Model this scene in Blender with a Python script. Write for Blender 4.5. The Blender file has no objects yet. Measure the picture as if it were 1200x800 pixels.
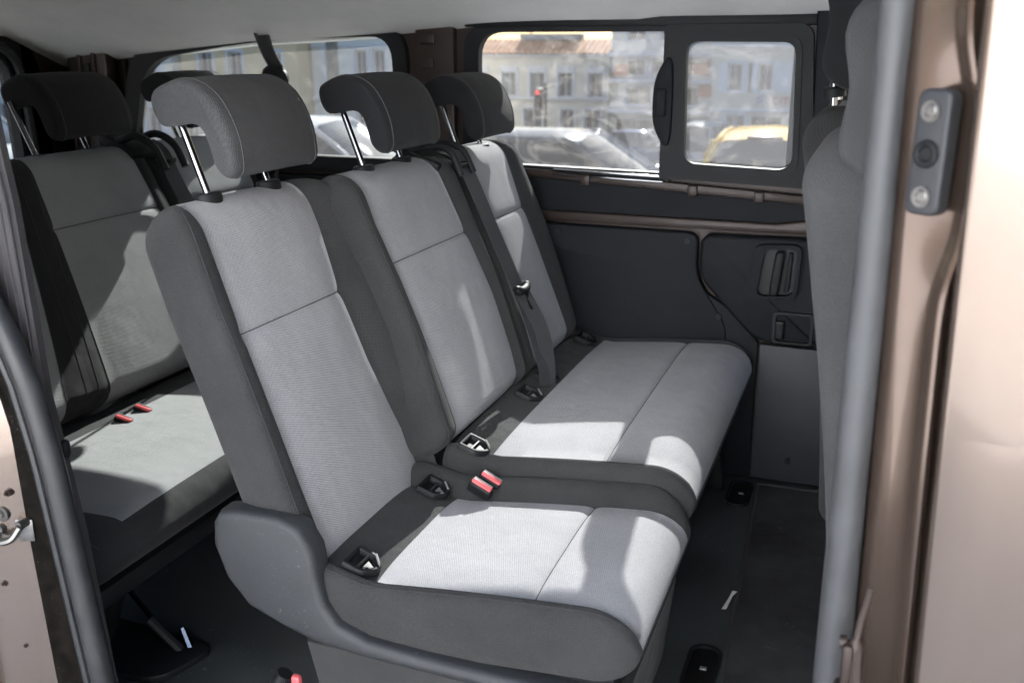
import bpy, bmesh, math, random
import numpy as np
from mathutils import Vector, Matrix
random.seed(4)
SC = bpy.context.scene
COL = SC.collection
R = math.radians
# axes: X towards the van's nose, Y across the van (away from the open door), Z up; the eye is the origin

# ------------------------------------------------------------------ materials
MATS = {}
def nodes_of(name):
    m = bpy.data.materials.new(name); m.use_nodes = True
    return m, m.node_tree, m.node_tree.nodes['Principled BSDF']
def nd(nt, kind, **kw):
    n = nt.nodes.new(kind)
    for k, v in kw.items():
        if k in n.inputs: n.inputs[k].default_value = v
        else: setattr(n, k, v)
    return n
def mat(name, col, rough=0.6, metal=0.0, var=0.12, scale=14.0, bump=0.0, bscale=400.0, coat=0.0, spec=0.5, specks=0.0, rvar=0.0, sheen=0.0):
    if name in MATS: return MATS[name]
    m, nt, b = nodes_of(name); L = nt.links
    tc = nd(nt, 'ShaderNodeTexCoord')
    no = nd(nt, 'ShaderNodeTexNoise', Scale=scale, Detail=6.0, Roughness=0.6)
    L.new(tc.outputs['Object'], no.inputs['Vector'])
    mr = nd(nt, 'ShaderNodeMapRange'); mr.inputs[1].default_value = .3; mr.inputs[2].default_value = .7
    mr.inputs[3].default_value = 1 - var; mr.inputs[4].default_value = 1 + var
    L.new(no.outputs['Fac'], mr.inputs[0])
    mx = nd(nt, 'ShaderNodeMix', data_type='RGBA', blend_type='MULTIPLY'); mx.inputs[0].default_value = 1
    mx.inputs[6].default_value = (*col, 1); L.new(mr.outputs[0], mx.inputs[7])
    out = mx.outputs[2]
    if specks:
        n2 = nd(nt, 'ShaderNodeTexNoise', Scale=scale * 9, Detail=4.0, Roughness=0.7); L.new(tc.outputs['Object'], n2.inputs['Vector'])
        r2 = nd(nt, 'ShaderNodeMapRange'); r2.inputs[1].default_value = .62; r2.inputs[2].default_value = .78; r2.inputs[4].default_value = specks
        L.new(n2.outputs['Fac'], r2.inputs[0])
        n4 = nd(nt, 'ShaderNodeTexNoise', Scale=scale * .6, Detail=3.0); L.new(tc.outputs['Object'], n4.inputs['Vector'])
        r4 = nd(nt, 'ShaderNodeMapRange'); r4.inputs[1].default_value = .42; r4.inputs[2].default_value = .66
        L.new(n4.outputs['Fac'], r4.inputs[0])
        mm = nd(nt, 'ShaderNodeMath', operation='MULTIPLY'); L.new(r2.outputs[0], mm.inputs[0]); L.new(r4.outputs[0], mm.inputs[1])
        m2 = nd(nt, 'ShaderNodeMix', data_type='RGBA'); m2.inputs[7].default_value = (.32, .31, .29, 1)
        L.new(mm.outputs[0], m2.inputs[0]); L.new(out, m2.inputs[6]); out = m2.outputs[2]
    L.new(out, b.inputs['Base Color'])
    b.inputs['Metallic'].default_value = metal
    b.inputs['Roughness'].default_value = rough
    if rvar:
        r3 = nd(nt, 'ShaderNodeMapRange'); r3.inputs[1].default_value = .3; r3.inputs[2].default_value = .7
        r3.inputs[3].default_value = max(rough - rvar, .02); r3.inputs[4].default_value = rough + rvar
        L.new(no.outputs['Fac'], r3.inputs[0]); L.new(r3.outputs[0], b.inputs['Roughness'])
    b.inputs['Specular IOR Level'].default_value = spec
    b.inputs['Coat Weight'].default_value = coat; b.inputs['Coat Roughness'].default_value = .06
    if sheen:
        b.inputs['Sheen Weight'].default_value = sheen; b.inputs['Sheen Roughness'].default_value = .5
    if bump:
        n3 = nd(nt, 'ShaderNodeTexNoise', Scale=bscale, Detail=2.0); L.new(tc.outputs['Object'], n3.inputs['Vector'])
        bp = nd(nt, 'ShaderNodeBump', Strength=bump, Distance=.002)
        L.new(n3.outputs['Fac'], bp.inputs['Height']); L.new(bp.outputs[0], b.inputs['Normal'])
    MATS[name] = m
    return m
def fabric(name, col, pitch=.0052, weave=.18, bump=.5, stain=.10, scuff=.12, grain=.14, dent=.4):
    """woven cloth: two crossed thread bands laid out along the cloth's own U and V (metres)"""
    m, nt, b = nodes_of(name); L = nt.links
    uv = nd(nt, 'ShaderNodeUVMap', uv_map='UVMap'); sp = nd(nt, 'ShaderNodeSeparateXYZ'); L.new(uv.outputs[0], sp.inputs[0])
    def wave(a, c, k):
        m1 = nd(nt, 'ShaderNodeMath', operation='MULTIPLY'); L.new(sp.outputs[0], m1.inputs[0]); m1.inputs[1].default_value = a * k
        m2 = nd(nt, 'ShaderNodeMath', operation='MULTIPLY_ADD'); L.new(sp.outputs[1], m2.inputs[0]); m2.inputs[1].default_value = c * k
        L.new(m1.outputs[0], m2.inputs[2])
        s = nd(nt, 'ShaderNodeMath', operation='SINE'); L.new(m2.outputs[0], s.inputs[0]); return s.outputs[0]
    k = 2 * math.pi / pitch
    a = wave(1, .45, k); c = wave(-.45, 1, k)
    pr = nd(nt, 'ShaderNodeMath', operation='MULTIPLY'); L.new(a, pr.inputs[0]); L.new(c, pr.inputs[1])
    tc = nd(nt, 'ShaderNodeTexCoord')
    no = nd(nt, 'ShaderNodeTexNoise', Scale=5.0, Detail=5.0, Roughness=.6); L.new(tc.outputs['Object'], no.inputs['Vector'])
    nf = nd(nt, 'ShaderNodeTexNoise', Scale=620.0, Detail=2.0); L.new(tc.outputs['Object'], nf.inputs['Vector'])
    f = nd(nt, 'ShaderNodeMath', operation='MULTIPLY_ADD'); L.new(pr.outputs[0], f.inputs[0]); f.inputs[1].default_value = weave; f.inputs[2].default_value = 1
    r = nd(nt, 'ShaderNodeMapRange'); r.inputs[1].default_value = .3; r.inputs[2].default_value = .7; r.inputs[3].default_value = 1 - stain; r.inputs[4].default_value = 1 + stain * .6
    L.new(no.outputs['Fac'], r.inputs[0])
    ns = nd(nt, 'ShaderNodeTexNoise', Scale=26.0, Detail=7.0, Roughness=.7, Distortion=.8); L.new(tc.outputs['Object'], ns.inputs['Vector'])
    rs = nd(nt, 'ShaderNodeMapRange'); rs.inputs[1].default_value = .66; rs.inputs[2].default_value = .80; rs.inputs[4].default_value = scuff; L.new(ns.outputs['Fac'], rs.inputs[0])
    r2 = nd(nt, 'ShaderNodeMapRange'); r2.inputs[1].default_value = .3; r2.inputs[2].default_value = .7; r2.inputs[3].default_value = 1 - grain; r2.inputs[4].default_value = 1 + grain
    L.new(nf.outputs['Fac'], r2.inputs[0])
    p1 = nd(nt, 'ShaderNodeMath', operation='MULTIPLY'); L.new(f.outputs[0], p1.inputs[0]); L.new(r.outputs[0], p1.inputs[1])
    p2 = nd(nt, 'ShaderNodeMath', operation='MULTIPLY'); L.new(p1.outputs[0], p2.inputs[0]); L.new(r2.outputs[0], p2.inputs[1])
    mx = nd(nt, 'ShaderNodeMix', data_type='RGBA', blend_type='MULTIPLY'); mx.inputs[0].default_value = 1
    mx.inputs[6].default_value = (*col, 1); L.new(p2.outputs[0], mx.inputs[7])
    ms = nd(nt, 'ShaderNodeMix', data_type='RGBA'); ms.inputs[7].default_value = (.30, .29, .27, 1); L.new(rs.outputs[0], ms.inputs[0]); L.new(mx.outputs[2], ms.inputs[6]); L.new(ms.outputs[2], b.inputs['Base Color'])
    ad = nd(nt, 'ShaderNodeMath', operation='ADD'); L.new(pr.outputs[0], ad.inputs[0]); L.new(nf.outputs['Fac'], ad.inputs[1])
    # slow dents: the padding under the cloth is not dead even
    n5 = nd(nt, 'ShaderNodeTexNoise', Scale=11.0, Detail=2.0); L.new(tc.outputs['Object'], n5.inputs['Vector'])
    bp0 = nd(nt, 'ShaderNodeBump', Strength=dent, Distance=.02); L.new(n5.outputs['Fac'], bp0.inputs['Height'])
    bp = nd(nt, 'ShaderNodeBump', Strength=bump, Distance=.0009); L.new(ad.outputs[0], bp.inputs['Height']); L.new(bp0.outputs[0], bp.inputs['Normal'])
    L.new(bp.outputs[0], b.inputs['Normal'])
    b.inputs['Roughness'].default_value = .9; b.inputs['Specular IOR Level'].default_value = .25
    b.inputs['Sheen Weight'].default_value = .06; b.inputs['Sheen Roughness'].default_value = .5
    MATS[name] = m; return m
def glass(name, tint=(.9, .93, .93), dust=.12, streak=.25, scale=3.0):
    m, nt, b = nodes_of(name); L = nt.links; nt.nodes.remove(b)
    out = nt.nodes['Material Output']
    tr = nd(nt, 'ShaderNodeBsdfTransparent'); tr.inputs[0].default_value = (*tint, 1)
    gl = nd(nt, 'ShaderNodeBsdfGlossy', Roughness=.02)
    fr = nd(nt, 'ShaderNodeFresnel', IOR=1.35)
    m1 = nd(nt, 'ShaderNodeMixShader'); L.new(fr.outputs[0], m1.inputs[0]); L.new(tr.outputs[0], m1.inputs[1]); L.new(gl.outputs[0], m1.inputs[2])
    di = nd(nt, 'ShaderNodeBsdfDiffuse'); di.inputs[0].default_value = (.75, .74, .7, 1)
    tl = nd(nt, 'ShaderNodeBsdfTranslucent'); tl.inputs[0].default_value = (.8, .79, .76, 1)
    m2 = nd(nt, 'ShaderNodeMixShader'); m2.inputs[0].default_value = .6; L.new(di.outputs[0], m2.inputs[1]); L.new(tl.outputs[0], m2.inputs[2])
    tc = nd(nt, 'ShaderNodeTexCoord')
    mp = nd(nt, 'ShaderNodeMapping'); mp.inputs['Scale'].default_value = (1, 1, 1.6); mp.inputs['Rotation'].default_value = (0, .6, 0)
    L.new(tc.outputs['Object'], mp.inputs[0])
    n1 = nd(nt, 'ShaderNodeTexNoise', Scale=scale * 2, Detail=7.0, Roughness=.65, Distortion=2.2); L.new(mp.outputs[0], n1.inputs['Vector'])
    n2 = nd(nt, 'ShaderNodeTexNoise', Scale=170.0, Detail=2.0); L.new(tc.outputs['Object'], n2.inputs['Vector'])
    r1 = nd(nt, 'ShaderNodeMapRange'); r1.inputs[1].default_value = .48; r1.inputs[2].default_value = .75; r1.inputs[3].default_value = dust; r1.inputs[4].default_value = dust + streak
    L.new(n1.outputs['Fac'], r1.inputs[0])
    r2 = nd(nt, 'ShaderNodeMapRange'); r2.inputs[1].default_value = .765; r2.inputs[2].default_value = .80; r2.inputs[4].default_value = .25
    L.new(n2.outputs['Fac'], r2.inputs[0])
    ad = nd(nt, 'ShaderNodeMath', operation='ADD', use_clamp=True); L.new(r1.outputs[0], ad.inputs[0]); L.new(r2.outputs[0], ad.inputs[1])
    m3 = nd(nt, 'ShaderNodeMixShader'); L.new(ad.outputs[0], m3.inputs[0]); L.new(m1.outputs[0], m3.inputs[1]); L.new(m2.outputs[0], m3.inputs[2])
    L.new(m3.outputs[0], out.inputs[0]); MATS[name] = m; return m

LIGHT = fabric('light grey woven cloth', (.335, .338, .350), weave=.11, bump=.5, grain=.18, dent=.28)
DARK = fabric('charcoal cloth', (.034, .0345, .0345), pitch=.0046, weave=.20, bump=.5, stain=.20, scuff=.20, grain=.30, dent=.6)
BLACKF = fabric('black cloth', (.016, .0165, .018), pitch=.0032, weave=.12, bump=.35, stain=.16)
HEADF = fabric('light-lifted headrest cloth', (.054, .0545, .056), pitch=.0046, weave=.16, bump=.5, stain=.14, grain=.28, dent=.5)  # charcoal cloth with colour lifted in place of light missing on the headrest
REARL = fabric('shade-dimmed grey woven cloth', (.24, .247, .252), weave=.13, bump=.55, dent=.22)  # the light grey cloth, darkened in colour for the dim rear row
SEAM2 = mat('grey seam thread', (.06, .06, .062), .9)
SEAM = mat('seam thread', (.03, .03, .032), .9)
PLAST = mat('grained grey plastic', (.028, .031, .034), .5, bump=.5, bscale=900, specks=.7, scale=11)
BLACKP = mat('black plastic', (.0085, .0092, .0105), .55, bump=.25, bscale=900, spec=.3)
TRIM = mat('dark trim plastic', (.0068, .0080, .0105), .55, bump=.4, bscale=1100, var=.18, spec=.22)
RUBBER = mat('black rubber', (.022, .023, .025), .45, var=.25, scale=20, rvar=.12)
SEALG = mat('grey rubber seal', (.055, .057, .060), .5, var=.25, scale=9, specks=.22, rvar=.12)
FLOORM = mat('black rubber floor', (.046, .052, .053), .45, specks=.8, scale=5, var=.3, rvar=.16, bump=.5, bscale=260)
CARPET = mat('black carpet', (.050, .050, .051), .95, bump=1.0, bscale=900, specks=.5, scale=5, var=.35, spec=.1)
BINDING = mat('carpet binding', (.04, .04, .042), .9)
HEADL = mat('grey felt headliner', (.84, .835, .815), .95, bump=.5, bscale=700, var=.06, scale=6)
PAINT = mat('bronze metallic paint', (.190, .146, .116), .22, metal=.75, coat=.8, var=.07, scale=3)
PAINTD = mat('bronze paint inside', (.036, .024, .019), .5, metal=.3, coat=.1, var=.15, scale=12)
CHROME = mat('chrome steel', (.28, .285, .30), .14, metal=1, var=.05)
STEEL = mat('zinc steel', (.21, .205, .195), .45, metal=1, var=.2, scale=60)
RED = mat('red plastic', (.62, .11, .12), .35)
WEB = mat('seat belt webbing', (.042, .042, .044), .62, bump=.6, bscale=1200)
MARK = mat('printed light mark', (.20, .20, .195), .6)
PAPER = mat('white paper scrap', (.75, .74, .7), .8)
PAINTJ = mat('bronze paint darkened for jamb shade', (.135, .097, .076), .20, metal=.7, coat=.5, var=.10, scale=8, specks=.25)  # same bronze paint, base colour darkened to stand for shade on the jamb
GLASS = glass('dusty side glass', tint=(.295, .312, .325), dust=.030, streak=.070)
GLASSR = glass('tinted rear glass', tint=(.365, .395, .40), dust=.03, streak=.03)
GLASSC = glass('clean windscreen', dust=.02, streak=.03)
ASPH = mat('asphalt', (.11, .11, .108), .9, var=.25, scale=3, bump=.6, bscale=60)
PAVE = mat('pale paving', (.40, .38, .35), .9, var=.12, scale=2)

# ------------------------------------------------------------------ mesh builder
def cr(p0, p1, p2, p3, t):
    return .5 * ((2 * p1) + (-p0 + p2) * t + (2 * p0 - 5 * p1 + 4 * p2 - p3) * t * t + (-p0 + 3 * p1 - 3 * p2 + p3) * t ** 3)
def smooth_path(pts, n=6, closed=False):
    P = [np.array(p, float) for p in pts]; out = []; N = len(P)
    if closed:
        for i in range(N):
            for k in range(n): out.append(cr(P[i - 1], P[i], P[(i + 1) % N], P[(i + 2) % N], k / n))
        return out
    for i in range(N - 1):
        a = P[i - 1] if i else 2 * P[0] - P[1]; d = P[i + 2] if i + 2 < N else 2 * P[-1] - P[-2]
        for k in range(n): out.append(cr(a, P[i], P[i + 1], d, k / n))
    return out + [P[-1]]
class MB:
    def __init__(s): s.v = []; s.f = []; s.m = []; s.uv = {}
    def pts(s, L):
        i0 = len(s.v); s.v += [tuple(map(float, p)) for p in L]; return list(range(i0, len(s.v)))
    def face(s, idx, m=0): s.f.append(tuple(idx)); s.m.append(m)
    def poly(s, L, m=0): s.face(s.pts(L), m)
    def add_bm(s, bm, m=0):
        bm.verts.index_update(); o = len(s.v)
        for v in bm.verts: s.v.append(tuple(v.co))
        for f in bm.faces: s.f.append(tuple(o + v.index for v in f.verts)); s.m.append(m)
        bm.free()
    def box(s, c, size, r=0.0, rot=None, m=0, seg=2):
        bm = bmesh.new(); bmesh.ops.create_cube(bm, size=1)
        bmesh.ops.scale(bm, vec=size, verts=bm.verts)
        if r: bmesh.ops.bevel(bm, geom=bm.edges[:], offset=min(r, .49 * min(size)), segments=seg, affect='EDGES', profile=.5)
        if rot is not None: bmesh.ops.rotate(bm, matrix=rot, verts=bm.verts, cent=(0, 0, 0))
        bmesh.ops.translate(bm, vec=c, verts=bm.verts); s.add_bm(bm, m); return s
    def prism(s, poly, axis, a, b, r=0.0, m=0, seg=2):
        """outline (2D) extruded along an axis from a to b; axis 'y': (x,z), 'x': (y,z), 'z': (x,y)"""
        def P(p, t): return {'y': (p[0], t, p[1]), 'x': (t, p[0], p[1]), 'z': (p[0], p[1], t)}[axis]
        bm = bmesh.new()
        A = [bm.verts.new(P(p, a)) for p in poly]; B = [bm.verts.new(P(p, b)) for p in poly]
        n = len(poly); fa = bm.faces.new(A); fb = bm.faces.new(B[::-1])
        for i in range(n): bm.faces.new((A[i], B[i], B[(i + 1) % n], A[(i + 1) % n]))
        bmesh.ops.recalc_face_normals(bm, faces=bm.faces)
        if r:
            ed = list(fa.edges) + list(fb.edges)
            bmesh.ops.bevel(bm, geom=ed, offset=r, segments=seg, affect='EDGES', profile=.5)
        bmesh.ops.triangulate(bm, faces=[f for f in bm.faces if len(f.verts) > 4])
        s.add_bm(bm, m); return s
    def loft(s, loops, m=0, caps=True, closed=True):
        I = [s.pts(l) for l in loops]; n = len(I[0])
        for a, b in zip(I, I[1:]):
            for j in range(n if closed else n - 1):
                k = (j + 1) % n; s.face((a[j], a[k], b[k], b[j]), m)
        if caps and closed: s.face(I[0][::-1], m); s.face(I[-1], m)
        return s
    def tube(s, path, r, n=10, m=0, caps=True, closed=False):
        P = [np.array(p, float) for p in path]; N = len(P); loops = []
        rr = r if hasattr(r, '__len__') else [r] * N
        up = None
        for i in range(N):
            t = (P[(i + 1) % N] - P[i - 1]) if closed else (P[min(i + 1, N - 1)] - P[max(i - 1, 0)])
            t = t / (np.linalg.norm(t) + 1e-12)
            if up is None: up = np.array([0, 0, 1.]) if abs(t[2]) < .9 else np.array([1., 0, 0])
            u = up - t * (up @ t); u /= np.linalg.norm(u); w = np.cross(t, u); up = u
            loops.append([P[i] + rr[i] * (u * math.cos(2 * math.pi * k / n) + w * math.sin(2 * math.pi * k / n)) for k in range(n)])
        if closed: loops.append(loops[0]); caps = False
        return s.loft(loops, m, caps)
    def cyl(s, a, b, r, n=16, m=0): return s.tube([a, b], r, n, m)
    def ribbon(s, path, width_dir, w, th=.0016, m=0):
        P = [np.array(p, float) for p in path]; N = len(P); loops = []
        WD = width_dir if hasattr(width_dir[0], '__len__') else [width_dir] * N
        for i in range(N):
            t = P[min(i + 1, N - 1)] - P[max(i - 1, 0)]; t /= np.linalg.norm(t)
            d = np.array(WD[i], float); d = d - t * (d @ t); d /= np.linalg.norm(d); nn = np.cross(t, d)
            h = w / 2
            loops.append([P[i] - d * h - nn * th, P[i] + d * h - nn * th, P[i] + d * h + nn * th, P[i] - d * h + nn * th])
        return s.loft(loops, m)
    def ring(s, outer, inner, y0, y1, m=0, back=False):
        """frame between two outlines in (x,z), front face at y0, depth to y1"""
        n = len(outer)
        O0 = s.pts([(x, y0, z) for x, z in outer]); I0 = s.pts([(x, y0, z) for x, z in inner])
        O1 = s.pts([(x, y1, z) for x, z in outer]); I1 = s.pts([(x, y1, z) for x, z in inner])
        for j in range(n):
            k = (j + 1) % n
            s.face((O0[j], O0[k], I0[k], I0[j]), m); s.face((I0[j], I0[k], I1[k], I1[j]), m)
            s.face((O0[k], O0[j], O1[j], O1[k]), m); s.face((I1[j], I1[k], O1[k], O1[j]), m)
        return s
def rrect(x0, x1, z0, z1, r, n=6):
    rs = r if hasattr(r, '__len__') else [r] * 4     # lower-left, lower-right, upper-right, upper-left
    out = []
    for (cx, cz, a0, q) in ((x0 + rs[0], z0 + rs[0], 180, rs[0]), (x1 - rs[1], z0 + rs[1], 270, rs[1]), (x1 - rs[2], z1 - rs[2], 0, rs[2]), (x0 + rs[3], z1 - rs[3], 90, rs[3])):
        for k in range(n + 1):
            a = R(a0 + 90 * k / n); out.append((cx + q * math.cos(a), cz + q * math.sin(a)))
    return out
def quad_outline(c, r, n=6):
    """rounded corners on any convex outline given as corner points (x,z)"""
    out = []; N = len(c); rs = r if hasattr(r, '__len__') else [r] * N
    for i in range(N):
        p = np.array(c[i], float); a = np.array(c[i - 1], float) - p; b = np.array(c[(i + 1) % N], float) - p
        la, lb = np.linalg.norm(a), np.linalg.norm(b); q = min(rs[i], .45 * la, .45 * lb)
        A = p + a / la * q; B = p + b / lb * q
        for k in range(n + 1):
            t = k / n; out.append(tuple((1 - t) ** 2 * A + 2 * t * (1 - t) * p + t * t * B))
    return out

WLOC = {}
def obj(name, mb, mats, parent=None, smooth=True, sharp=38, uvs=False, sub=0):
    me = bpy.data.meshes.new(name)
    off = WLOC.get(parent.name, Vector((0, 0, 0))) if parent else Vector((0, 0, 0))
    me.from_pydata([tuple(np.array(v) - np.array(off)) for v in mb.v], [], mb.f)
    mats = mats if isinstance(mats, (list, tuple)) else [mats]
    for mm in mats: me.materials.append(mm)
    for p, k in zip(me.polygons, mb.m): p.material_index = k
    if mb.uv:
        uvl = me.uv_layers.new(name='UVMap')
        for lp in me.loops: uvl.data[lp.index].uv = mb.uv.get(lp.vertex_index, (0, 0))
    bm = bmesh.new(); bm.from_mesh(me)
    bmesh.ops.remove_doubles(bm, verts=bm.verts, dist=.00005)
    bmesh.ops.recalc_face_normals(bm, faces=bm.faces)
    bm.to_mesh(me); bm.free()
    if smooth: me.shade_smooth(); me.set_sharp_from_angle(angle=R(sharp))
    o = bpy.data.objects.new(name, me); COL.objects.link(o)
    if parent: o.parent = parent; WLOC[o.name] = off
    if sub:
        md = o.modifiers.new('Subdivision', 'SUBSURF'); md.levels = sub; md.render_levels = sub
    return o
def tag(o, label=None, cat=None, group=None, kind=None):
    for k, v in (('label', label), ('category', cat), ('group', group), ('kind', kind)):
        if v: o[k] = v
    return o
def thing(name, loc, label, cat, group=None):
    o = bpy.data.objects.new(name, None); COL.objects.link(o); o.location = loc; o.empty_display_size = .1
    WLOC[o.name] = Vector(loc); return tag(o, label, cat, group)

# ------------------------------------------------------------------ upholstery
def lerp(a, b, t): return a + (b - a) * t
def interp(tab, v):
    xs = [a for a, _ in tab]; ys = [b for _, b in tab]; return float(np.interp(v, xs, ys))
def bez(p, q, c, t): return tuple((1 - t) ** 2 * np.array(p) + 2 * t * (1 - t) * np.array(c) + t * t * np.array(q))
def pad(O, eL, eN, L, cy, wi, wo, D, db, rt, rb, ins=(0, 1), seams=(), sag=.007, nv=64, dbL=None, bow=0.0, seam_side=True, wiR=None, woR=None, rc=.05, dn=None):
    """one upholstered cushion: light centre panel between two dark bolsters, rounded at both ends.
       O: bottom centre on the panel plane, eL: direction along it, eN: outward; wi / wo: half widths (tables over 0..1)"""
    O = np.array(O, float); eL = np.array(eL, float); eL /= np.linalg.norm(eL); eN = np.array(eN, float); eN -= eL * (eN @ eL); eN /= np.linalg.norm(eN)
    eY = np.array([0, 1., 0]); dbL = dbL or db; wiR = wiR or wi; woR = woR or wo
    mb = MB(); seam = []; rows = []
    base = [.5 - .5 * math.cos(math.pi * i / nv) for i in range(nv + 1)]
    vs = sorted(set([round(b, 5) for b in base] + [round(s + d, 5) for s in seams for d in (-.05, -.03, -.018, -.009, -.004, -.002, 0, .002, .004, .009, .018, .03, .05)] + [i for i in ins if 0 < i < 1]))
    lines = {'l': [], 'r': [], 'ol': [], 'or': []}; cross = {s: [] for s in seams}
    for v in vs:
        s_ = v * L; k = 1; wk = 0
        if s_ > L - rt: u = min((s_ - (L - rt)) / rt, 1); k = math.sqrt(max(1 - u * u, 0)); wk = max(wk, 1 - k)
        if s_ < rb: u = min((rb - s_) / rb, 1); k = min(k, math.sqrt(max(1 - u * u, 0))); wk = max(wk, (1 - k) * .6)
        wl, wr, ol, orr = interp(wi, v), interp(wiR, v), interp(wo, v) - rc * wk, interp(woR, v) - rc * wk
        wl = min(wl, ol - .004); wr = min(wr, orr - .004)
        dv = bow * (1 - (2 * v - 1) ** 2) + (interp(dn, v) if dn else 0)
        gro = sum(.0065 * math.exp(-abs((v - s) * L) / .008) for s in seams)
        loop = []
        for i in range(17):
            t = i / 16; loop.append((lerp(-wl, wr, t), sag * (1 - (2 * t - 1) ** 4) - gro))
        def bolster(w, o, d, sg):
            a = []
            e = o - .012
            for i in range(1, 9): a.append(bez((w, 0), (e, d * .82), (w + .45 * (e - w), d * 1.35), i / 8))
            for i in range(1, 5): a.append(bez((e, d * .82), (o, -.28 * D), (o + .004, d * .5), i / 4))
            for i in range(1, 4): a.append(bez((o, -.28 * D), (o - .004, -.8 * D), (o + .004, -.55 * D), i / 3))
            for i in range(1, 4): a.append(bez((o - .004, -.8 * D), (o - .03, -D), (o - .006, -D), i / 3))
            return [(sg * y, z) for y, z in a]
        rt_ = bolster(wr, orr, db, 1); lt_ = bolster(wl, ol, dbL, -1)
        loop += rt_
        for i in range(1, 12): loop.append((lerp(rt_[-1][0], lt_[-1][0], i / 12), -D))
        loop += lt_[::-1]
        P = []
        for y, d in loop:
            dd = -D / 2 + (d + D / 2) * k
            P.append(O + eL * s_ + eN * (dd + dv * k) + eY * (cy + y))
        I = mb.pts(P); acc = 0
        for j, q in enumerate(I):
            if j: acc += math.hypot(loop[j][0] - loop[j - 1][0], loop[j][1] - loop[j - 1][1])
            mb.uv[q] = (acc, s_ + (1 - k) * rt * .5)
        rows.append(I); n = len(loop)
        if .03 < v < .985:
            lines['l'].append(P[0] + eN * .0006); lines['r'].append(P[16] + eN * .0006)
            if seam_side: lines['or'].append(P[24]); lines['ol'].append(P[n - 8])
        for s in seams:
            if abs(v - s) < 1e-5: cross[s] = [p + eN * .0003 for p in P[:17]]
    n = len(rows[0])
    for r_, (a, b) in enumerate(zip(rows, rows[1:])):
        vm = .5 * (vs[r_] + vs[r_ + 1])
        for j in range(n):
            kx = (j + 1) % n; light = j < 16 and ins[0] <= vm <= ins[1]
            if vm > .965 and ins[1] >= 1 and 33 < j < n - 18 and False: light = True
            mb.face((a[j], a[kx], b[kx], b[j]), 1 if light else 0)
    for key, p in lines.items():
        p = [q for q in p]
        if len(p) > 2: seam.append(MB().tube(p, .0011 if key in ('l', 'r') else .0012, 5))
    for s, p in cross.items():
        if p: seam.append(MB().tube(p, .0010, 5))
    return mb, seam
def lean_frame(lo, hi):
    a = np.array([hi[0] - lo[0], 0, hi[1] - lo[1]]); L = np.linalg.norm(a); eL = a / L; eN = np.array([eL[2], 0, -eL[0]]); return eL, eN, L
def backrest(parent, lo, hi, cy, D=.135, db=.034, wi=None, wo=None, mats=None, seam_v=.66, over=.035, **kw):
    """lo, hi: (x,z) of the panel plane at its foot and head"""
    eL, eN, L = lean_frame(lo, hi)
    wi = wi or [(0, .195), (.12, .198), (.3, .185), (.66, .176), (1, .172)]
    wo = wo or [(0, .235), (.2, .25), (.75, .252), (1, .238)]
    kw.setdefault('rb', .05)
    rc = kw.pop('rc3', .055)
    mb, sm = pad((lo[0], 0, lo[1]), eL, eN, L + over, cy, wi, wo, D, db, .07, seams=(seam_v,), bow=.008, rc=rc, **kw)
    b = obj('backrest', mb, mats or [DARK, LIGHT], parent, sharp=70)
    for q in sm: obj('seam', q, SEAM, b)
    return b
def headrest(parent, base, lean, cy, w, posts, mats=None, sc=1.0, prof=None, pl=.152):
    """hook shaped headrest on two posts; base: (x,z) of the posts' foot; lean: (eL,eN)"""
    eL, eN = lean
    mb = MB()
    prof = prof or [(.080, .012), (.096, .026), (.108, .080), (.102, .140), (.080, .180), (.045, .204), (.008, .208), (-.020, .203), (-.031, .186), (-.032, .160), (-.022, .140), (.012, .131), (.044, .125), (.062, .110), (.067, .082), (.064, .045), (.064, .024), (.070, .013)]
    prof = [(a * sc, b * sc) for a, b in smooth_path(prof, 3, True)]
    c = np.mean(np.array(prof), axis=0); h = w / 2
    B = np.array([base[0], 0, base[1]])
    st = [(-1, .58), (-.994, .74), (-.976, .87), (-.945, .95), (-.90, .99), (-.84, 1)] + [(t, 1) for t in np.linspace(-.7, .7, 11)] + [(.84, 1), (.90, .99), (.945, .95), (.976, .87), (.994, .74), (1, .58)]
    loops = []
    for t, k in st:
        L = []
        for a, b in prof:
            a2 = c[0] + (a - c[0]) * (.55 + .45 * k) + .012 * (1 - t * t); b2 = c[1] + (b - c[1]) * (.62 + .38 * k)
            a2, b2 = (lerp(a + .006 * (1 - t * t), c[0] + (a - c[0]) * k, 1 - k), lerp(b, c[1] + (b - c[1]) * k, 1 - k)) if False else (a2, b2)
            L.append(B + eN * a2 + eL * b2 + np.array([0, cy + t * h, 0]))
        loops.append(L)
    mb.loft(loops)
    for i, l in enumerate(loops):
        for j in range(len(l)): mb.uv[i * len(l) + j] = (st[i][0] * h, j * .012)
    hr = obj('headrest', mb, mats or DARK, parent, sharp=70)
    for i in (5, len(loops) - 6):
        sm = MB(); sm.tube([np.array(p) + (np.array(p) - np.mean(np.array(loops[i]), axis=0)) * .004 for p in loops[i]], .0013, 5, closed=True); obj('seam', sm, SEAM2, hr)
    for y in posts:
        p = MB(); a = B + np.array([0, y, 0])
        p.tube([a - eL * .03, a + eL * pl], .0068, 12)
        po = obj('post', p, CHROME, hr)
        gu = np.array([-.12, 0, 1.0]); gf = np.array([1.0, 0, .12])
        g = MB(); g.loft([[a + gu * t + gf * q * math.cos(u) + np.array([0, q * 1.25 * math.sin(u), 0]) for u in np.linspace(0, 2 * math.pi, 25)[:-1]] for t, q in ((-.014, .0225), (.001, .0225), (.0045, .021), (.006, .016), (.0062, .008))])
        obj('post_guide', g, BLACKP, po)
    return hr
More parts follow.
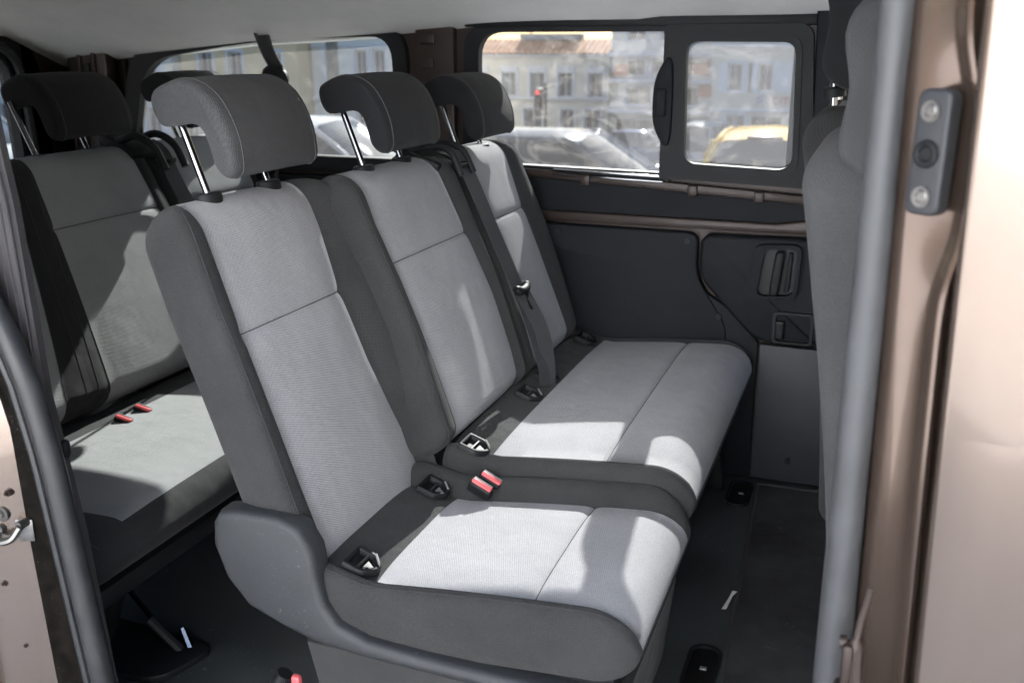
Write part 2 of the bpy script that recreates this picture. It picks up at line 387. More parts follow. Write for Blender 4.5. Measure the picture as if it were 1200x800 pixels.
def anchor(parent, c, eL=(.62, 0, .78), mark=True, s=.90):
    """child seat anchor guide: a raised plastic loop round a dark recess with a steel bar"""
    c = np.array(c, float); u = np.array(eL, float); u /= np.linalg.norm(u); y = np.array([0, 1., 0]); nn = np.cross(u, y); nn = nn if nn[2] > 0 else -nn
    fwd = np.array([1, 0, -.35]); fwd /= np.linalg.norm(fwd); nn = np.array([.35, 0, 1]); nn /= np.linalg.norm(nn)
    def P(a, b, h=0): return c + y * a * s + fwd * b * s + nn * h * s
    ol = quad_outline([(-.036, -.034), (.036, -.034), (.036, .012), (.010, .034), (-.010, .034), (-.036, .012)], [.004, .004, .012, .010, .010, .012], 4)
    cc = np.array([0, -.004])
    def sc(k): return [tuple(cc + (np.array(p) - cc) * k) for p in ol]
    m = MB(); m.loft([[P(a, b, h * .8) for a, b in sc(k)] for k, h in ((1.05, -.004), (1.03, .010), (.97, .0135), (.80, .0125), (.74, .008), (.72, -.004))], caps=False)
    o = obj('anchor_guide', m, BLACKP, parent, sharp=60)
    r = MB(); r.poly([P(a, b, -.002) for a, b in sc(.74)])
    obj('anchor_recess', r, BLACKP, o, smooth=False)
    t = MB(); t.tube([P(-.024, -.004, .004), P(.024, -.004, .004)], .0030 * s, 8); obj('anchor_bar', t, mat('dark anchor steel', (.10, .10, .10), .5, metal=.8), o)
    if mark:
        k = MB(); k.poly([P(-.012, .004, .003), P(.012, .004, .003), P(0, .022, .004)]); obj('anchor_mark', k, MARK, o, smooth=False)
        k = MB(); k.tube([P(.006, .0285, .0138), P(.029, .010, .0138)], .0022, 6); obj('anchor_trim', k, MARK, o)
    return o
def buckle(parent, c, up=(0, 0, 1), along=(1, 0, 0), s=1.0):
    z = Vector(up).normalized(); y = Vector(along); y = (y - z * y.dot(z)).normalized(); x = y.cross(z)
    rot = Matrix((x, y, z)).transposed(); c = np.array(c, float)
    m = MB(); m.box(c - np.array(z) * .010 * s, (.022 * s, .058 * s, .034 * s), .007, rot, seg=3)
    o = obj('belt_buckle', m, BLACKP, parent)
    b = MB(); b.box(c + np.array(z) * .007 * s, (.014 * s, .050 * s, .007 * s), .0034, rot, seg=3); obj('release_button', b, RED, o)
    k = MB(); k.box(c + np.array(z) * .0085 * s - np.array(x) * .0085 * s, (.003 * s, .048 * s, .004 * s), .001, rot); obj('buckle_slot', k, MARK, o)
    return o

LO1, HI1 = (-.866, -.945), (-1.100, -.285)
# ------------------------------------------------------------------ the single seat
S1 = thing('single_seat', (-.7, 1.61, -1.25), 'foremost single seat with light grey centre panel and plastic recliner cover on its side', 'seat')
eL1, eN1, _ = lean_frame(LO1, HI1)
backrest(S1, LO1, HI1, 1.618, D=.106, db=.050, dbL=.010, wi=[(0, .19), (.3, .2), (.66, .203), (1, .19)], wiR=[(0, .207), (.15, .205), (.3, .178), (.45, .156), (.66, .143), (.85, .160), (1, .158)], woR=[(0, .214), (.15, .222), (.45, .250), (.75, .245), (1, .225)])
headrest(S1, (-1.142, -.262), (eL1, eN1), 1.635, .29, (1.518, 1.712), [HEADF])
def cushion(parent, x0, x1, z0, cy, wi, wo, ins, seams, D=.13, db=.03, nose=.085, wiR=None, woR=None, dbL=None, slope=0.0, mats=None, dn=None, rb=.03):
    mb, sm = pad((x0, 0, z0), (1, 0, slope), (0, 0, 1), x1 - x0, cy, wi, wo, D, db, nose, rb, ins=ins, seams=seams, sag=.010, dbL=dbL, wiR=wiR, woR=woR, bow=.008, rc=.03, dn=dn)
    c = obj('cushion', mb, mats or [DARK, LIGHT], parent, sharp=70)
    for q in sm: obj('seam', q, SEAM, c)
    return c
cushion(S1, -.90, -.285, -.944, 1.605, [(0, .20), (1, .215)], [(0, .245), (1, .25)], (.215, 1), (.70,), D=.115, db=.040, dbL=.020, slope=.10, dn=[(0, .040), (.08, .034), (.20, .006), (.26, 0), (1, 0)], wiR=[(0, .16), (.25, .175), (1, .19)], woR=[(0, .235), (1, .255)])
# plastic side cover and the rail running forward under the cushion
sh = [(-1.085, -.830), (-1.070, -.806), (-1.032, -.799), (-.945, -.800), (-.905, -.815), (-.880, -.855), (-.872, -.905), (-.862, -.955), (-.835, -.992), (-.775, -1.012), (-.657, -1.020), (-.42, -1.026), (-.31, -1.036), (-.31, -1.062), (-.5, -1.056), (-.8, -1.046), (-.893, -1.035), (-.95, -1.018), (-1.022, -.990), (-1.066, -.940), (-1.089, -.875)]
sh = [(x * .976, z * .985) for x, z in sh]
m = MB(); m.prism(sh, 'y', 1.336, 1.395, .014, seg=3); obj('side_cover', m, PLAST, S1, sharp=50)
m = MB(); m.prism([(-.893, -1.03), (-.31, -1.05), (-.33, -1.247), (-.84, -1.247)], 'y', 1.352, 1.86, .012); obj('seat_base', m, DARK, S1)
m = MB(); m.box((-.60, 1.60, -1.0), (.56, .44, .09), .02); obj('cushion_pan', m, BLACKP, S1)
m = MB(); m.tube(smooth_path([(-.93, 1.34, -1.10), (-.945, 1.335, -1.135), (-.93, 1.345, -1.16)], 4), .016); hd = obj('release_handle', m, BLACKP, S1)
m = MB(); m.box((-.905, 1.338, -1.112), (.018, .014, .03), .005); obj('handle_tab', m, RED, hd)
anchor(S1, (-.806, 1.428, -.900)); anchor(S1, (-.812, 1.755, -.896))

# ------------------------------------------------------------------ the double seat beside it
S2 = thing('double_seat', (-.6, 2.28, -1.25), 'two-place bench seat beside the far window with a belt hanging between its backrests', 'seat')
LO2, HI2 = (-.800, -.835), (-1.012, -.272)
eL2, eN2, _ = lean_frame(LO2, HI2)
backrest(S2, LO2, HI2, 2.055, db=.024, dbL=.010, wi=[(0, .182), (.3, .187), (.6, .20), (.8, .215), (1, .205)], wo=[(0, .250), (.45, .238), (.8, .258), (1, .258)], wiR=[(0, .205), (.15, .222), (.4, .224), (.7, .19), (1, .165)], woR=[(0, .24), (.4, .25), (1, .225)])
backrest(S2, LO2, HI2, 2.555, db=.02, wi=[(0, .185), (.2, .16), (.5, .128), (.8, .132), (1, .165)], wo=[(0, .23), (.5, .235), (1, .22)], wiR=[(0, .155), (.3, .135), (.7, .118), (1, .145)], woR=[(0, .205), (.5, .225), (1, .20)])
headrest(S2, (-1.060, -.256), (eL2, eN2), 2.07, .285, (1.96, 2.146), [BLACKF], .95)
headrest(S2, (-1.045, -.268), (eL2, eN2), 2.555, .27, (2.46, 2.62), [BLACKF], .95)
cushion(S2, -.84, -.285, -.872, 2.31, [(0, .455), (1, .435)], [(0, .475), (1, .475)], (.21, 1), (.66,), D=.13, db=.012, slope=.085, dn=[(0, .035), (.08, .028), (.20, .006), (.26, 0), (1, 0)], wiR=[(0, .50), (1, .50)], woR=[(0, .508), (1, .51)])
m = MB(); m.box((-.56, 2.30, -.99), (.5, .98, .05), .015); obj('cushion_pan', m, BLACKP, S2)
for y in (1.87, 2.74):
    m = MB(); m.prism([(-.75, -.96), (-.38, -.96), (-.33, -1.245), (-.38, -1.245), (-.45, -1.05), (-.66, -1.05), (-.78, -1.245), (-.84, -1.245)], 'y', y - .02, y + .02, .006); obj('leg', m, BLACKP, S2)
for y in (1.855, 2.215, 2.36, 2.73): anchor(S2, (-.758, y, -.832), mark=y < 2.3)
for x, y, z in ((-.712, 1.768, -.880), (-.704, 1.802, -.878)): buckle(S2, (x, y, z), (.42, -.30, .88), (1, 0, -.45), .92)
buckle(S2, (-.655, 2.262, -.862), (-.35, -.1, .9), (1, .2, 0), .8)
# belt between the two backrests: guide on top, webbing, tongue
lp = HI2
def on_back(s, off, y): p = np.array([LO2[0], y, LO2[1]]) + eL2 * s + eN2 * off; return tuple(p)
m = MB(); gp = [on_back(.55, .062, 2.255), on_back(.61, .055, 2.255), on_back(.638, .02, 2.26), on_back(.645, -.04, 2.27), on_back(.645, -.10, 2.28)]
for yy in (-.033, .036): m.tube(smooth_path([(p[0], p[1] + yy * (1.1 - .1 * i), p[2]) for i, p in enumerate(gp)], 5), .0085, 10)
m.box(np.array(on_back(.628, -.04, 2.265)), (.13, .09, .022), .008, Matrix.Rotation(.36, 3, 'Y'))
m.box(np.array(on_back(.575, .055, 2.258)), (.014, .082, .014), .004)
obj('belt_guide', m, BLACKP, S2)
bp = smooth_path([on_back(.625, .02, 2.262), on_back(.60, .048, 2.265), on_back(.53, .052, 2.29), on_back(.40, .046, 2.325), on_back(.25, .048, 2.345), on_back(.12, .05, 2.345), on_back(.03, .055, 2.325), on_back(-.02, .05, 2.305)], 6)
m = MB(); m.ribbon(bp, (.25, 1, 0.1), .047); w = obj('belt_webbing', m, WEB, S2)
bp2 = smooth_path([on_back(.22, .056, 2.35), on_back(.12, .066, 2.362), on_back(.04, .062, 2.345), on_back(-.03, .05, 2.315)], 6)
m = MB(); m.ribbon(bp2, (.5, 1, .25), .045); obj('belt_webbing', m, WEB, S2)
tq = np.array(on_back(.235, .062, 2.342)); m = MB()
m.tube(smooth_path([tq + np.array([-.006, -.034, .004]), tq + np.array([.004, -.015, -.004]), tq + np.array([.004, .02, -.003]), tq + np.array([-.002, .038, .006])], 4), [.008] + [.0115] * 11 + [.008], 10)
t_ = obj('belt_tongue', m, BLACKP, S2)
rotB = Matrix.Rotation(-.36, 3, 'Y')
m = MB(); oo = rrect(-.014, .014, -.052, 0, .004, 3); ii = rrect(-.007, .007, -.043, -.018, .003, 3)
m.ring(oo, ii, 0, .0022)
m.v = [tuple(tq + np.array([.004, .010, -.008]) + np.array([v[1], v[0], 0]) + eL2 * v[2] + np.array([0, -.3 * v[2] * .6, 0])) for v in m.v]
obj('tongue_plate', m, CHROME, t_)

# ------------------------------------------------------------------ rear row
S3 = thing('rear_bench', (-1.6, 2.05, -1.25), 'rear three-place bench seat with black headrest in the shade at the back', 'seat')
LO3, HI3 = (-1.725, -.845), (-1.985, -.280)
eL3, eN3, _ = lean_frame(LO3, HI3)
WI3 = [(0, .21), (.5, .215), (1, .20)]; WO3 = [(0, .262), (.5, .268), (1, .255)]
for cy, wl_, wr_, ol_, or_ in ((1.49, [(0, .24), (1, .20)], [(0, .215), (1, .385)], [(0, .27), (1, .25)], [(0, .335), (1, .455)]),
                               (2.095, [(0, .24), (1, .155)], [(0, .225), (1, .20)], [(0, .335), (1, .215)], [(0, .27), (1, .25)]),
                               (2.63, [(0, .20), (1, .17)], [(0, .17), (1, .14)], [(0, .255), (1, .255)], [(0, .20), (1, .18)])):
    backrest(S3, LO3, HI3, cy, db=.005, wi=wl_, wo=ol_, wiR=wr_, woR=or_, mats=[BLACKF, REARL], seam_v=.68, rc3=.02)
headrest(S3, (-2.045, -.275), (eL3, eN3), 2.175, .285, (2.025, 2.21), [BLACKF])
headrest(S3, (-2.045, -.282), (eL3, eN3), 2.70, .28, (2.60, 2.76), [BLACKF])
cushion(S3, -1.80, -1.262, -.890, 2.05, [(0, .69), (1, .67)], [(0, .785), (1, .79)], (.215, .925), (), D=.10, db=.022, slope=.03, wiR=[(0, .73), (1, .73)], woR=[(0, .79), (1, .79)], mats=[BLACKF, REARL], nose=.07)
m = MB(); m.box((-1.52, 2.05, -1.02), (.42, 1.5, .05), .02); obj('cushion_pan', m, BLACKP, S3)
buckle(S3, (-1.655, 1.80, -.868), (.2, -.2, .9), (1, 0, -.1), .9); buckle(S3, (-1.660, 1.875, -.868), (.2, -.2, .9), (1, 0, -.1), .9)
# black folding legs with the chrome stay and the floor shoe
for y in (1.44, 2.60):
    m = MB(); m.prism([(-1.695, -1.02), (-1.415, -1.0), (-1.385, -1.06), (-1.445, -1.22), (-1.595, -1.235), (-1.675, -1.12)], 'y', y, y + .035, .006); lg = obj('leg', m, BLACKP, S3)
    if y < 2:
        m = MB(); m.tube([(-1.423, y + .045, -1.085), (-1.337, y + .055, -1.195)], .0055, 8); obj('stay_rod', m, CHROME, lg)
        m = MB(); m.tube([(-1.360, y + .045, -1.165), (-1.300, y + .06, -1.236)], .011, 8); obj('stay_sleeve', m, BLACKP, lg)
        m = MB(); m.tube([(-1.311, y + .085, -1.200), (-1.287, y + .075, -1.238)], [.008, .010], 8); obj('latch_pin', m, CHROME, lg)
        m = MB(); m.box((-1.405, y + .03, -1.04), (.06, .08, .09), .01); obj('hinge_block', m, BLACKP, lg)
        m = MB(); m.cyl((-1.545, y - .006, -1.10), (-1.545, y + .04, -1.10), .018); obj('bolt', m, STEEL, lg)
    m = MB(); m.prism(quad_outline([(-1.695, y - .07), (-1.275, y - .05), (-1.230, y + .10), (-1.625, y + .12)], .05), 'z', -1.248, -1.232, .004); obj('floor_shoe', m, BLACKP, S3)
def on_b3(s, off, y): return tuple(np.array([LO3[0], y, LO3[1]]) + eL3 * s + eN3 * off)
m = MB(); gp = [on_b3(.53, .075, 2.36), on_b3(.60, .07, 2.36), on_b3(.65, .03, 2.355), on_b3(.655, -.03, 2.345), on_b3(.655, -.09, 2.33)]
for yy in (-.042, .045): m.tube(smooth_path([(p[0], p[1] + yy, p[2]) for p in gp], 5), .011, 10)
m.box(np.array(on_b3(.645, -.03, 2.35)), (.13, .12, .03), .01, Matrix.Rotation(.4, 3, 'Y')); m.box(np.array(on_b3(.56, .05, 2.36)), (.014, .09, .014), .004)
obj('belt_guide', m, BLACKP, S3)
m = MB(); m.ribbon(smooth_path([on_b3(.63, .03, 2.355), on_b3(.59, .05, 2.36), on_b3(.45, .03, 2.40), on_b3(.25, .03, 2.44), on_b3(.03, .04, 2.42)], 6), (.2, 1, .1), .047); obj('belt_webbing', m, WEB, S3)

# ------------------------------------------------------------------ front seats (seen past the pillar, from behind and the side)
GREYF = fabric('mid grey cloth', (.064, .065, .067), pitch=.0032, weave=.0, grain=.22, bump=.35, stain=.14)
def front_seat(x, cy, label, hi_z, hr, hrm=DARK, sm_=DARK):
    T = thing('front_seat', (x + .3, cy, -1.25), label, 'seat', 'front seats behind the door pillar')
    lo, hi = (x + .170, -.97), (x + .062, hi_z - .02)
    eL, eN, L = lean_frame(lo, hi)
    mb, sm = pad((lo[0], 0, lo[1]), eL, eN, L + .03, cy, [(0, .17), (.8, .15), (1, .12)], [(0, .235), (.15, .25), (.75, .25), (.92, .21), (1, .17)], .145, .03, .07, .05, seams=(.84,), bow=.02, rc=.05)
    b = obj('backrest', mb, [sm_, LIGHT], T, sharp=70)
    for q in sm: obj('seam', q, SEAM, b)
    bx, bz, w, pr, cyo = hr
    headrest(T, (bx, bz), (np.array([-.05, 0, 1.0]), np.array([1.0, 0, .05])), cy + cyo, w, (cy - .14, cy + .10), [hrm], 1.0, prof=pr, pl=.09)
    cushion(T, x + .12, x + .68, -.90, cy, [(0, .18), (1, .19)], [(0, .25), (1, .25)], (.15, 1), (.6,))
    m = MB(); m.box((x + .40, cy, -1.10), (.46, .42, .28), .03); obj('seat_base', m, BLACKP, T)
    return T
block = [(-.02, .035), (.0, .012), (.035, .0), (.075, .015), (.10, .07), (.10, .15), (.085, .22), (.04, .25), (.0, .24), (-.02, .20), (-.012, .13), (-.022, .07)]
front_seat(-.026, 1.65, 'nearest front seat with its grey cloth side showing beside the grey door seal', -.12, (-.030, -.182, .42, block, .01), GREYF, GREYF)
front_seat(-.072, 2.25, 'front seat farther away, its headrest post showing beside the sliding window', -.115, (-.095, -.082, .34, block, -.03), BLACKF)

# ------------------------------------------------------------------ the van
V = thing('van', (-.6, 2.0, -1.8), 'bronze metallic passenger van with its side door slid open', 'van')
YF = 2.85
# headliner: a soft tray with a raised step and a drop to the rear
m = MB(); nx, ny = 56, 34
def hz(x, y):
    t = (y - 1.12) / (2.87 - 1.12)
    e_ = float(np.interp(x, [-2.72, -2.25, -1.91, -1.45, -1.1, -.18, 1], [-.085, -.036, .004, .024, .042, .060, .066]))
    z = float(np.interp(t, [0, .08, .30, .64, .72, .80, .90, 1], [.105, .150, .185, .185, .172, .135, .068, 0])) + (e_ - .006) * min(max(t * 2 - 1, 0), 1)
    z += .010 * (1 / (1 + math.exp(-(t - .33) * 40))) + .006 * math.sin(x * 4.2 + y * 2)
    if x < -1.2: z -= (1 - min(max(t * 2 - 1, 0), 1)) * .06 * ((-1.2 - x) / 1.5) ** 1.3
    z += .010 * (1 / (1 + math.exp(-(x + .62) * 60)))
    return z
G = [[(lerp(-2.72, 1.0, i / nx), lerp(1.10, 2.90, j / ny)) for j in range(ny + 1)] for i in range(nx + 1)]
I = [m.pts([(x, y, hz(x, y)) for x, y in row]) for row in G]
for i in range(nx):
    for j in range(ny): m.face((I[i][j], I[i + 1][j], I[i + 1][j + 1], I[i][j + 1]))
obj('headliner', m, HEADL, V, sharp=80)
m = MB(); m.box((-.75, 2.0, .265), (4.1, 1.86, .05), .02); m.box((-.85, 1.08, .20), (3.9, .10, .12), .03); m.box((-.85, 2.93, .17), (3.9, .07, .15), .02); obj('roof', m, PAINT, V)
m = MB(); m.box((-.65, 2.0, -1.285), (4.2, 1.84, .07), .0)
fl = obj('cabin_floor', m, FLOORM, V, smooth=False)
# floor pan details: anchor wells, threshold
for (x, y) in ((-.245, 1.83), (-.285, 2.72)):
    m = MB(); m.ring(rrect(x - .035, x + .035, y - .085, y + .085, .03), rrect(x - .028, x + .028, y - .078, y + .078, .025), -1.2495, -1.242); m.v = [(a, c, b) for a, b, c in m.v]
    wl = obj('anchor_well', m, BLACKP, fl); k = MB(); k.poly([(x - .028, y - .078, -1.2485), (x + .028, y - .078, -1.2485), (x + .028, y + .078, -1.2485), (x - .028, y + .078, -1.2485)]); obj('well_cover', k, mat('glossy black plastic', (.006, .006, .0065), .38, spec=.25), fl)
    k = MB(); k.box((x + .004, y, -1.2455), (.014, .010, .004), .001); obj('anchor_tag', k, MARK, fl)

# far side: sliding door with fixed pane, sliding window, trims
SD = MB()
def sheet(mb, xs, zs, holes, y, m=0):
    for i in range(len(xs) - 1):
        for j in range(len(zs) - 1):
            if (i, j) in holes: continue
            mb.poly([(xs[i], y, zs[j]), (xs[i + 1], y, zs[j]), (xs[i + 1], y, zs[j + 1]), (xs[i], y, zs[j + 1])], m)
sheet(SD, [-1.24, -1.155, -.58, -.535, -.205, -.10], [-1.26, -.365, -.345, .045, .14], {(1, 2), (2, 2), (3, 2), (1, 1), (2, 1), (3, 1)}, 2.862)
SD.prism([(-1.06, -.345), (-.12, -.395), (-.12, -.42), (-1.06, -.368)], 'y', 2.826, 2.866, .006)         # ledge under the window
SD.prism([(-1.2, -.470), (-.25, -.474), (-.13, -.455), (-.10, -.43), (-.10, -.50), (-1.2, -.502)], 'y', 2.832, 2.866, .008)
for x in (-.80, -.485, -.30): SD.box((x, 2.824, -.362 - .052 * (x + 1.06)), (.028, .012, .03), .004)
door = obj('sliding_door', SD, PAINTD, V)
m = MB(); m.poly([(-1.22, 2.852, -.345), (-.10, 2.852, -.395), (-.10, 2.852, -.50), (-1.22, 2.852, -.50)]); obj('door_recess', m, TRIM, door)
m = MB()   # black surround of both windows
m.ring(quad_outline([(-1.195, -.362), (-.150, -.380), (-.172, .075), (-1.185, .060)], .07), quad_outline([(-1.142, -.338), (-.562, -.349), (-.576, .039), (-1.140, .039)], [.045, .008, .008, .075]), 2.842, 2.875)
# keep the right half of the surround open for the slider: rebuild as two frames
m = MB()
m.ring(quad_outline([(-1.195, -.362), (-.556, -.372), (-.575, .064), (-1.185, .060)], [.07, .004, .004, .07]), quad_outline([(-1.142, -.338), (-.580, -.347), (-.584, .039), (-1.140, .039)], [.045, .008, .008, .07]), 2.842, 2.875)
m.box((-.68, 2.838, .068), (1.0, .02, .03), .006)
obj('window_surround', m, BLACKP, door)
m = MB()
m.ring(quad_outline([(-.583, -.360), (-.160, -.372), (-.192, .058), (-.583, .056)], [.01, .03, .04, .01]), quad_outline([(-.516, -.318), (-.214, -.328), (-.228, .014), (-.524, .016)], [.035, .045, .035, .035]), 2.822, 2.872)
m.ring(quad_outline([(-.528, -.332), (-.202, -.342), (-.216, .026), (-.536, .028)], [.04, .05, .04, .04]), quad_outline([(-.512, -.314), (-.218, -.324), (-.232, .010), (-.520, .012)], [.035, .045, .035, .035]), 2.815, 2.84)
sw = obj('sliding_window', m, BLACKP, door)
m = MB(); m.prism(smooth_path([(-.588, -.245), (-.604, -.205), (-.607, -.15), (-.603, -.095), (-.588, -.055), (-.57, -.03), (-.555, -.05), (-.552, -.15), (-.555, -.25), (-.57, -.268)], 3, True), 'y', 2.808, 2.84, .005); m.box((-.583, 2.804, -.15), (.03, .012, .075), .004); obj('window_latch', m, TRIM, door)
m = MB(); m.poly([(-1.16, 2.866, -.36), (-.57, 2.866, -.36), (-.57, 2.866, .06), (-1.16, 2.866, .06)]); obj('pane', m, GLASS, door)
m = MB(); m.poly([(-.54, 2.856, -.34), (-.20, 2.856, -.34), (-.20, 2.856, .03), (-.54, 2.856, .03)]); obj('pane', m, GLASS, door)
m = MB(); m.box((-.735, 2.834, -.353), (.33, .016, .006), .002, Matrix.Rotation(.026, 3, 'Y')); m.box((-.735, 2.826, -.366), (.33, .012, .006), .002, Matrix.Rotation(.026, 3, 'Y')); obj('sill_glare', m, CHROME, door)  # bright bars added to stand for glare along the sill
m = MB(); m.prism(quad_outline([(-1.22, -1.24), (-.44, -1.24), (-.36, -.79), (-.462, -.64), (-.462, -.512), (-1.22, -.508)], [.0, .0, .05, .05, .035, .02]), 'y', 2.826, 2.862, .006)
tp = obj('trim_panel', m, TRIM, door, sharp=45)
m = MB(); m.prism(quad_outline([(-.455, -.635), (-.282, -.812), (-.10, -.818), (-.10, -.508), (-.435, -.512), (-.452, -.53)], [.05, .05, .01, .02, .03, .02]), 'y', 2.810, 2.862, .012, seg=3)
obj('handle_panel', m, TRIM, door, sharp=45)
m = MB(); m.prism([(-.47, -1.24), (-.275, -1.24), (-.275, -.822), (-.36, -.73), (-.475, -.66)], 'y', 2.833, 2.860, .004); obj('trim_panel', m, TRIM, door)
m = MB(); m.prism([(-.27, -1.24), (-.06, -1.24), (-.06, -.826), (-.27, -.824)], 'y', 2.830, 2.862, .006); obj('lower_trim', m, mat('grey kick trim', (.032, .035, .042), .5, bump=.3, bscale=900), door)
m = MB(); m.ring(quad_outline([(-.315, -.684), (-.176, -.672), (-.170, -.520), (-.300, -.527)], .03), quad_outline([(-.286, -.672), (-.187, -.664), (-.183, -.532), (-.270, -.538)], .022), 2.782, 2.815)
hb = obj('handle_bezel', m, TRIM, door)
m = MB(); m.poly([(-.286, 2.8065, -.672), (-.187, 2.8065, -.664), (-.183, 2.8065, -.532), (-.270, 2.8065, -.538)]); obj('handle_well', m, mat('glossy black plastic', (.006, .006, .0065), .38, spec=.25), door)
m = MB(); m.prism(quad_outline([(-.252, -.668), (-.226, -.666), (-.214, -.540), (-.240, -.541)], .012), 'y', 2.772, 2.809, .008, seg=3); m.prism(quad_outline([(-.214, -.66), (-.198, -.655), (-.194, -.545), (-.205, -.545)], .008), 'y', 2.790, 2.809, .005); obj('door_handle', m, BLACKP, door)
m = MB(); m.ring(rrect(-.236, -.125, -.806, -.715, .012), rrect(-.228, -.132, -.800, -.722, .010), 2.796, 2.812); m.prism(quad_outline([(-.228, -.795), (-.203, -.795), (-.203, -.742), (-.228, -.742)], .006), 'y', 2.792, 2.812, .004); obj('child_lock', m, mat('glossy black plastic', (.006, .006, .0065), .38, spec=.25), door)
for (x, z) in ((-.492, -.536), (-.392, -.750), (-.165, -1.17), (-.88, -.53)):
    m = MB(); m.cyl((x, 2.821, z), (x, 2.829, z), .009, 14); obj('trim_screw', m, BLACKP, door)
# rear of the far side: pillars, side glass, inner quarter panel
Q = MB()
sheet(Q, [-2.72, -2.40, -1.415, -1.23], [-1.26, -.345, .03, .14], {(1, 1)}, 2.864)
Q.tube([(-1.285, 2.855, -.9), (-1.285, 2.855, .06)], .012, 8); Q.prism([(-1.35, -1.2), (-1.22, -1.2), (-1.215, .08), (-1.345, .08)], 'y', 2.835, 2.87, .012)
Q.box((-1.30, 2.832, .02), (.05, .01, .03), .008); Q.box((-1.30, 2.832, -.05), (.04, .01, .03), .008); Q.box((-1.30, 2.832, -.12), (.04, .01, .03), .008)
Q.prism([(-2.66, -1.1), (-2.50, -1.1), (-2.47, .06), (-2.64, .06)], 'y', 2.80, 2.868, .015)
for x in (-2.60, -2.54): Q.tube([(x, 2.80, -.9), (x + .02, 2.80, .03)], .010, 8)
qp = obj('quarter_panel', Q, PAINTD, V)
for z in (-.07, -.16, -.25):
    m = MB(); m.box((-2.555, 2.797, z), (.03, .008, .03), .004); obj('panel_hole', m, BLACKP, qp)
m = MB(); m.ring(quad_outline([(-2.47, -.375), (-1.375, -.375), (-1.375, .062), (-1.9, .055), (-2.41, .01)], [.08, .05, .10, .2, .15]), quad_outline([(-2.42, -.338), (-1.412, -.338), (-1.425, .030), (-1.9, .018), (-2.35, -.045)], [.05, .04, .075, .2, .12]), 2.838, 2.875)
m.box((-1.83, 2.835, -.36), (.92, .03, .05), .01)
obj('window_frame', m, BLACKP, qp)
m = MB(); m.poly([(-2.45, 2.862, -.36), (-1.40, 2.862, -.36), (-1.40, 2.862, .06), (-2.45, 2.862, .06)]); obj('pane', m, GLASSR, qp)
m = MB(); m.prism([(-2.35, -1.24), (-1.24, -1.24), (-1.24, -.40), (-2.35, -.40)], 'y', 2.835, 2.862, .006); obj('quarter_trim', m, TRIM, qp)
# belt from the roof with its swivel loop
m = MB(); m.ribbon(smooth_path([(-1.865, 2.80, .10), (-1.830, 2.795, -.02), (-1.785, 2.79, -.09)], 5), (1, 0, .5), .042, .003); m.tube(smooth_path([(-1.890, 2.785, .10), (-1.845, 2.78, -.01), (-1.810, 2.78, -.10), (-1.820, 2.79, -.3), (-1.840, 2.80, -.5)], 5), .006, 8); br = obj('roof_belt', m, WEB, V)
m = MB(); m.tube(smooth_path([(-1.820, 2.76, -.075), (-1.780, 2.76, -.07), (-1.755, 2.76, -.10), (-1.770, 2.76, -.125), (-1.815, 2.76, -.12)], 4, True), .012, 8, closed=True); m.cyl((-1.790, 2.75, -.098), (-1.790, 2.79, -.098), .032); obj('swivel_loop', m, BLACKP, br)
# tailgate with its window
m = MB()
m.v = []
T_ = MB(); T_.ring(quad_outline([(1.12, -.60), (2.77, -.60), (2.735, .03), (1.15, .045)], [.1, .1, .14, .14]), quad_outline([(1.32, -.42), (2.625, -.42), (2.610, -.02), (1.34, -.045)], [.06, .06, .10, .10]), 0, .05)
T_.v = [(-2.70 - y, x, z) for x, y, z in T_.v]
T_.box((-2.735, 1.92, -.93), (.04, 1.78, .70), .02); tg = obj('tailgate', T_, BLACKP, V)
m = MB(); m.poly([(-2.735, 1.28, -.45), (-2.735, 2.66, -.45), (-2.735, 2.66, 0), (-2.735, 1.28, 0)]); obj('pane', m, GLASSR, tg)
m = MB(); m.tube([(-2.69, yy, zz) for yy, zz in quad_outline([(1.22, -.50), (2.672, -.50), (2.640, .01), (1.24, .01)], [.1, .1, .13, .13])], .016, 8, closed=True); obj('tailgate_seal', m, RUBBER, tg)
m = MB(); sheetx = [(2.70, -.62), (2.90, -.62), (2.90, .12), (2.70, .12)]; m.prism([(2.68, -1.2), (2.9, -1.2), (2.9, .1), (2.655, .1)], 'x', -2.74, -2.70, .01); obj('rear_pillar', m, PAINTD, V)
for k, zz in enumerate((-.30, -.25, -.2, -.15, -.1)):
    pass
# near side, rear: jamb of the open door with striker, seal, trim
J = MB()
jx = lambda z: lerp(-1.262, -1.19, min(1, max(0, (-.44 - z) / .6))) if z > -1.04 else lerp(-1.19, -1.175, (-1.04 - z) / .4)
jl = [(-.30, .0), (-.44, 0), (-.60, 0), (-.78, 0), (-.95, 0), (-1.10, 0), (-1.35, 0), (-1.7, 0)]
def seal_x(z): return float(np.interp(z, [-1.30, -1.041, -.846, -.645, -.524, -.435, -.395, -.30, -.15, .06], [-1.140, -1.167, -1.189, -1.212, -1.236, -1.268, -1.29, -1.335, -1.40, -1.48]))
rowsj = []
def tan_x(z): return float(np.interp(z, [-1.7, -1.30, -1.062, -.792, -.596, -.505, -.40, -.2, .1], [-1.20, -1.235, -1.252, -1.266, -1.272, -1.293, -1.34, -1.42, -1.52]))
for z in list(np.linspace(.10, -1.1, 30)) + [-1.35, -1.7]:
    x = tan_x(z); sx = seal_x(max(z, -1.3))
    rowsj.append([(sx - .012, 1.175, z), (sx - .030, 1.152, z), (x, 1.146, z), (x - .012, 1.138, z), (x - .03, 1.125, z), (x - .12, 1.105, z), (x - .20, 1.095, z), (x - .215, 1.065, z), (x - .23, 1.03, z), (-2.74, 1.03, z)])
J.loft(rowsj, caps=False, closed=False); jamb = obj('rear_door_jamb', J, PAINT, V, sharp=50)
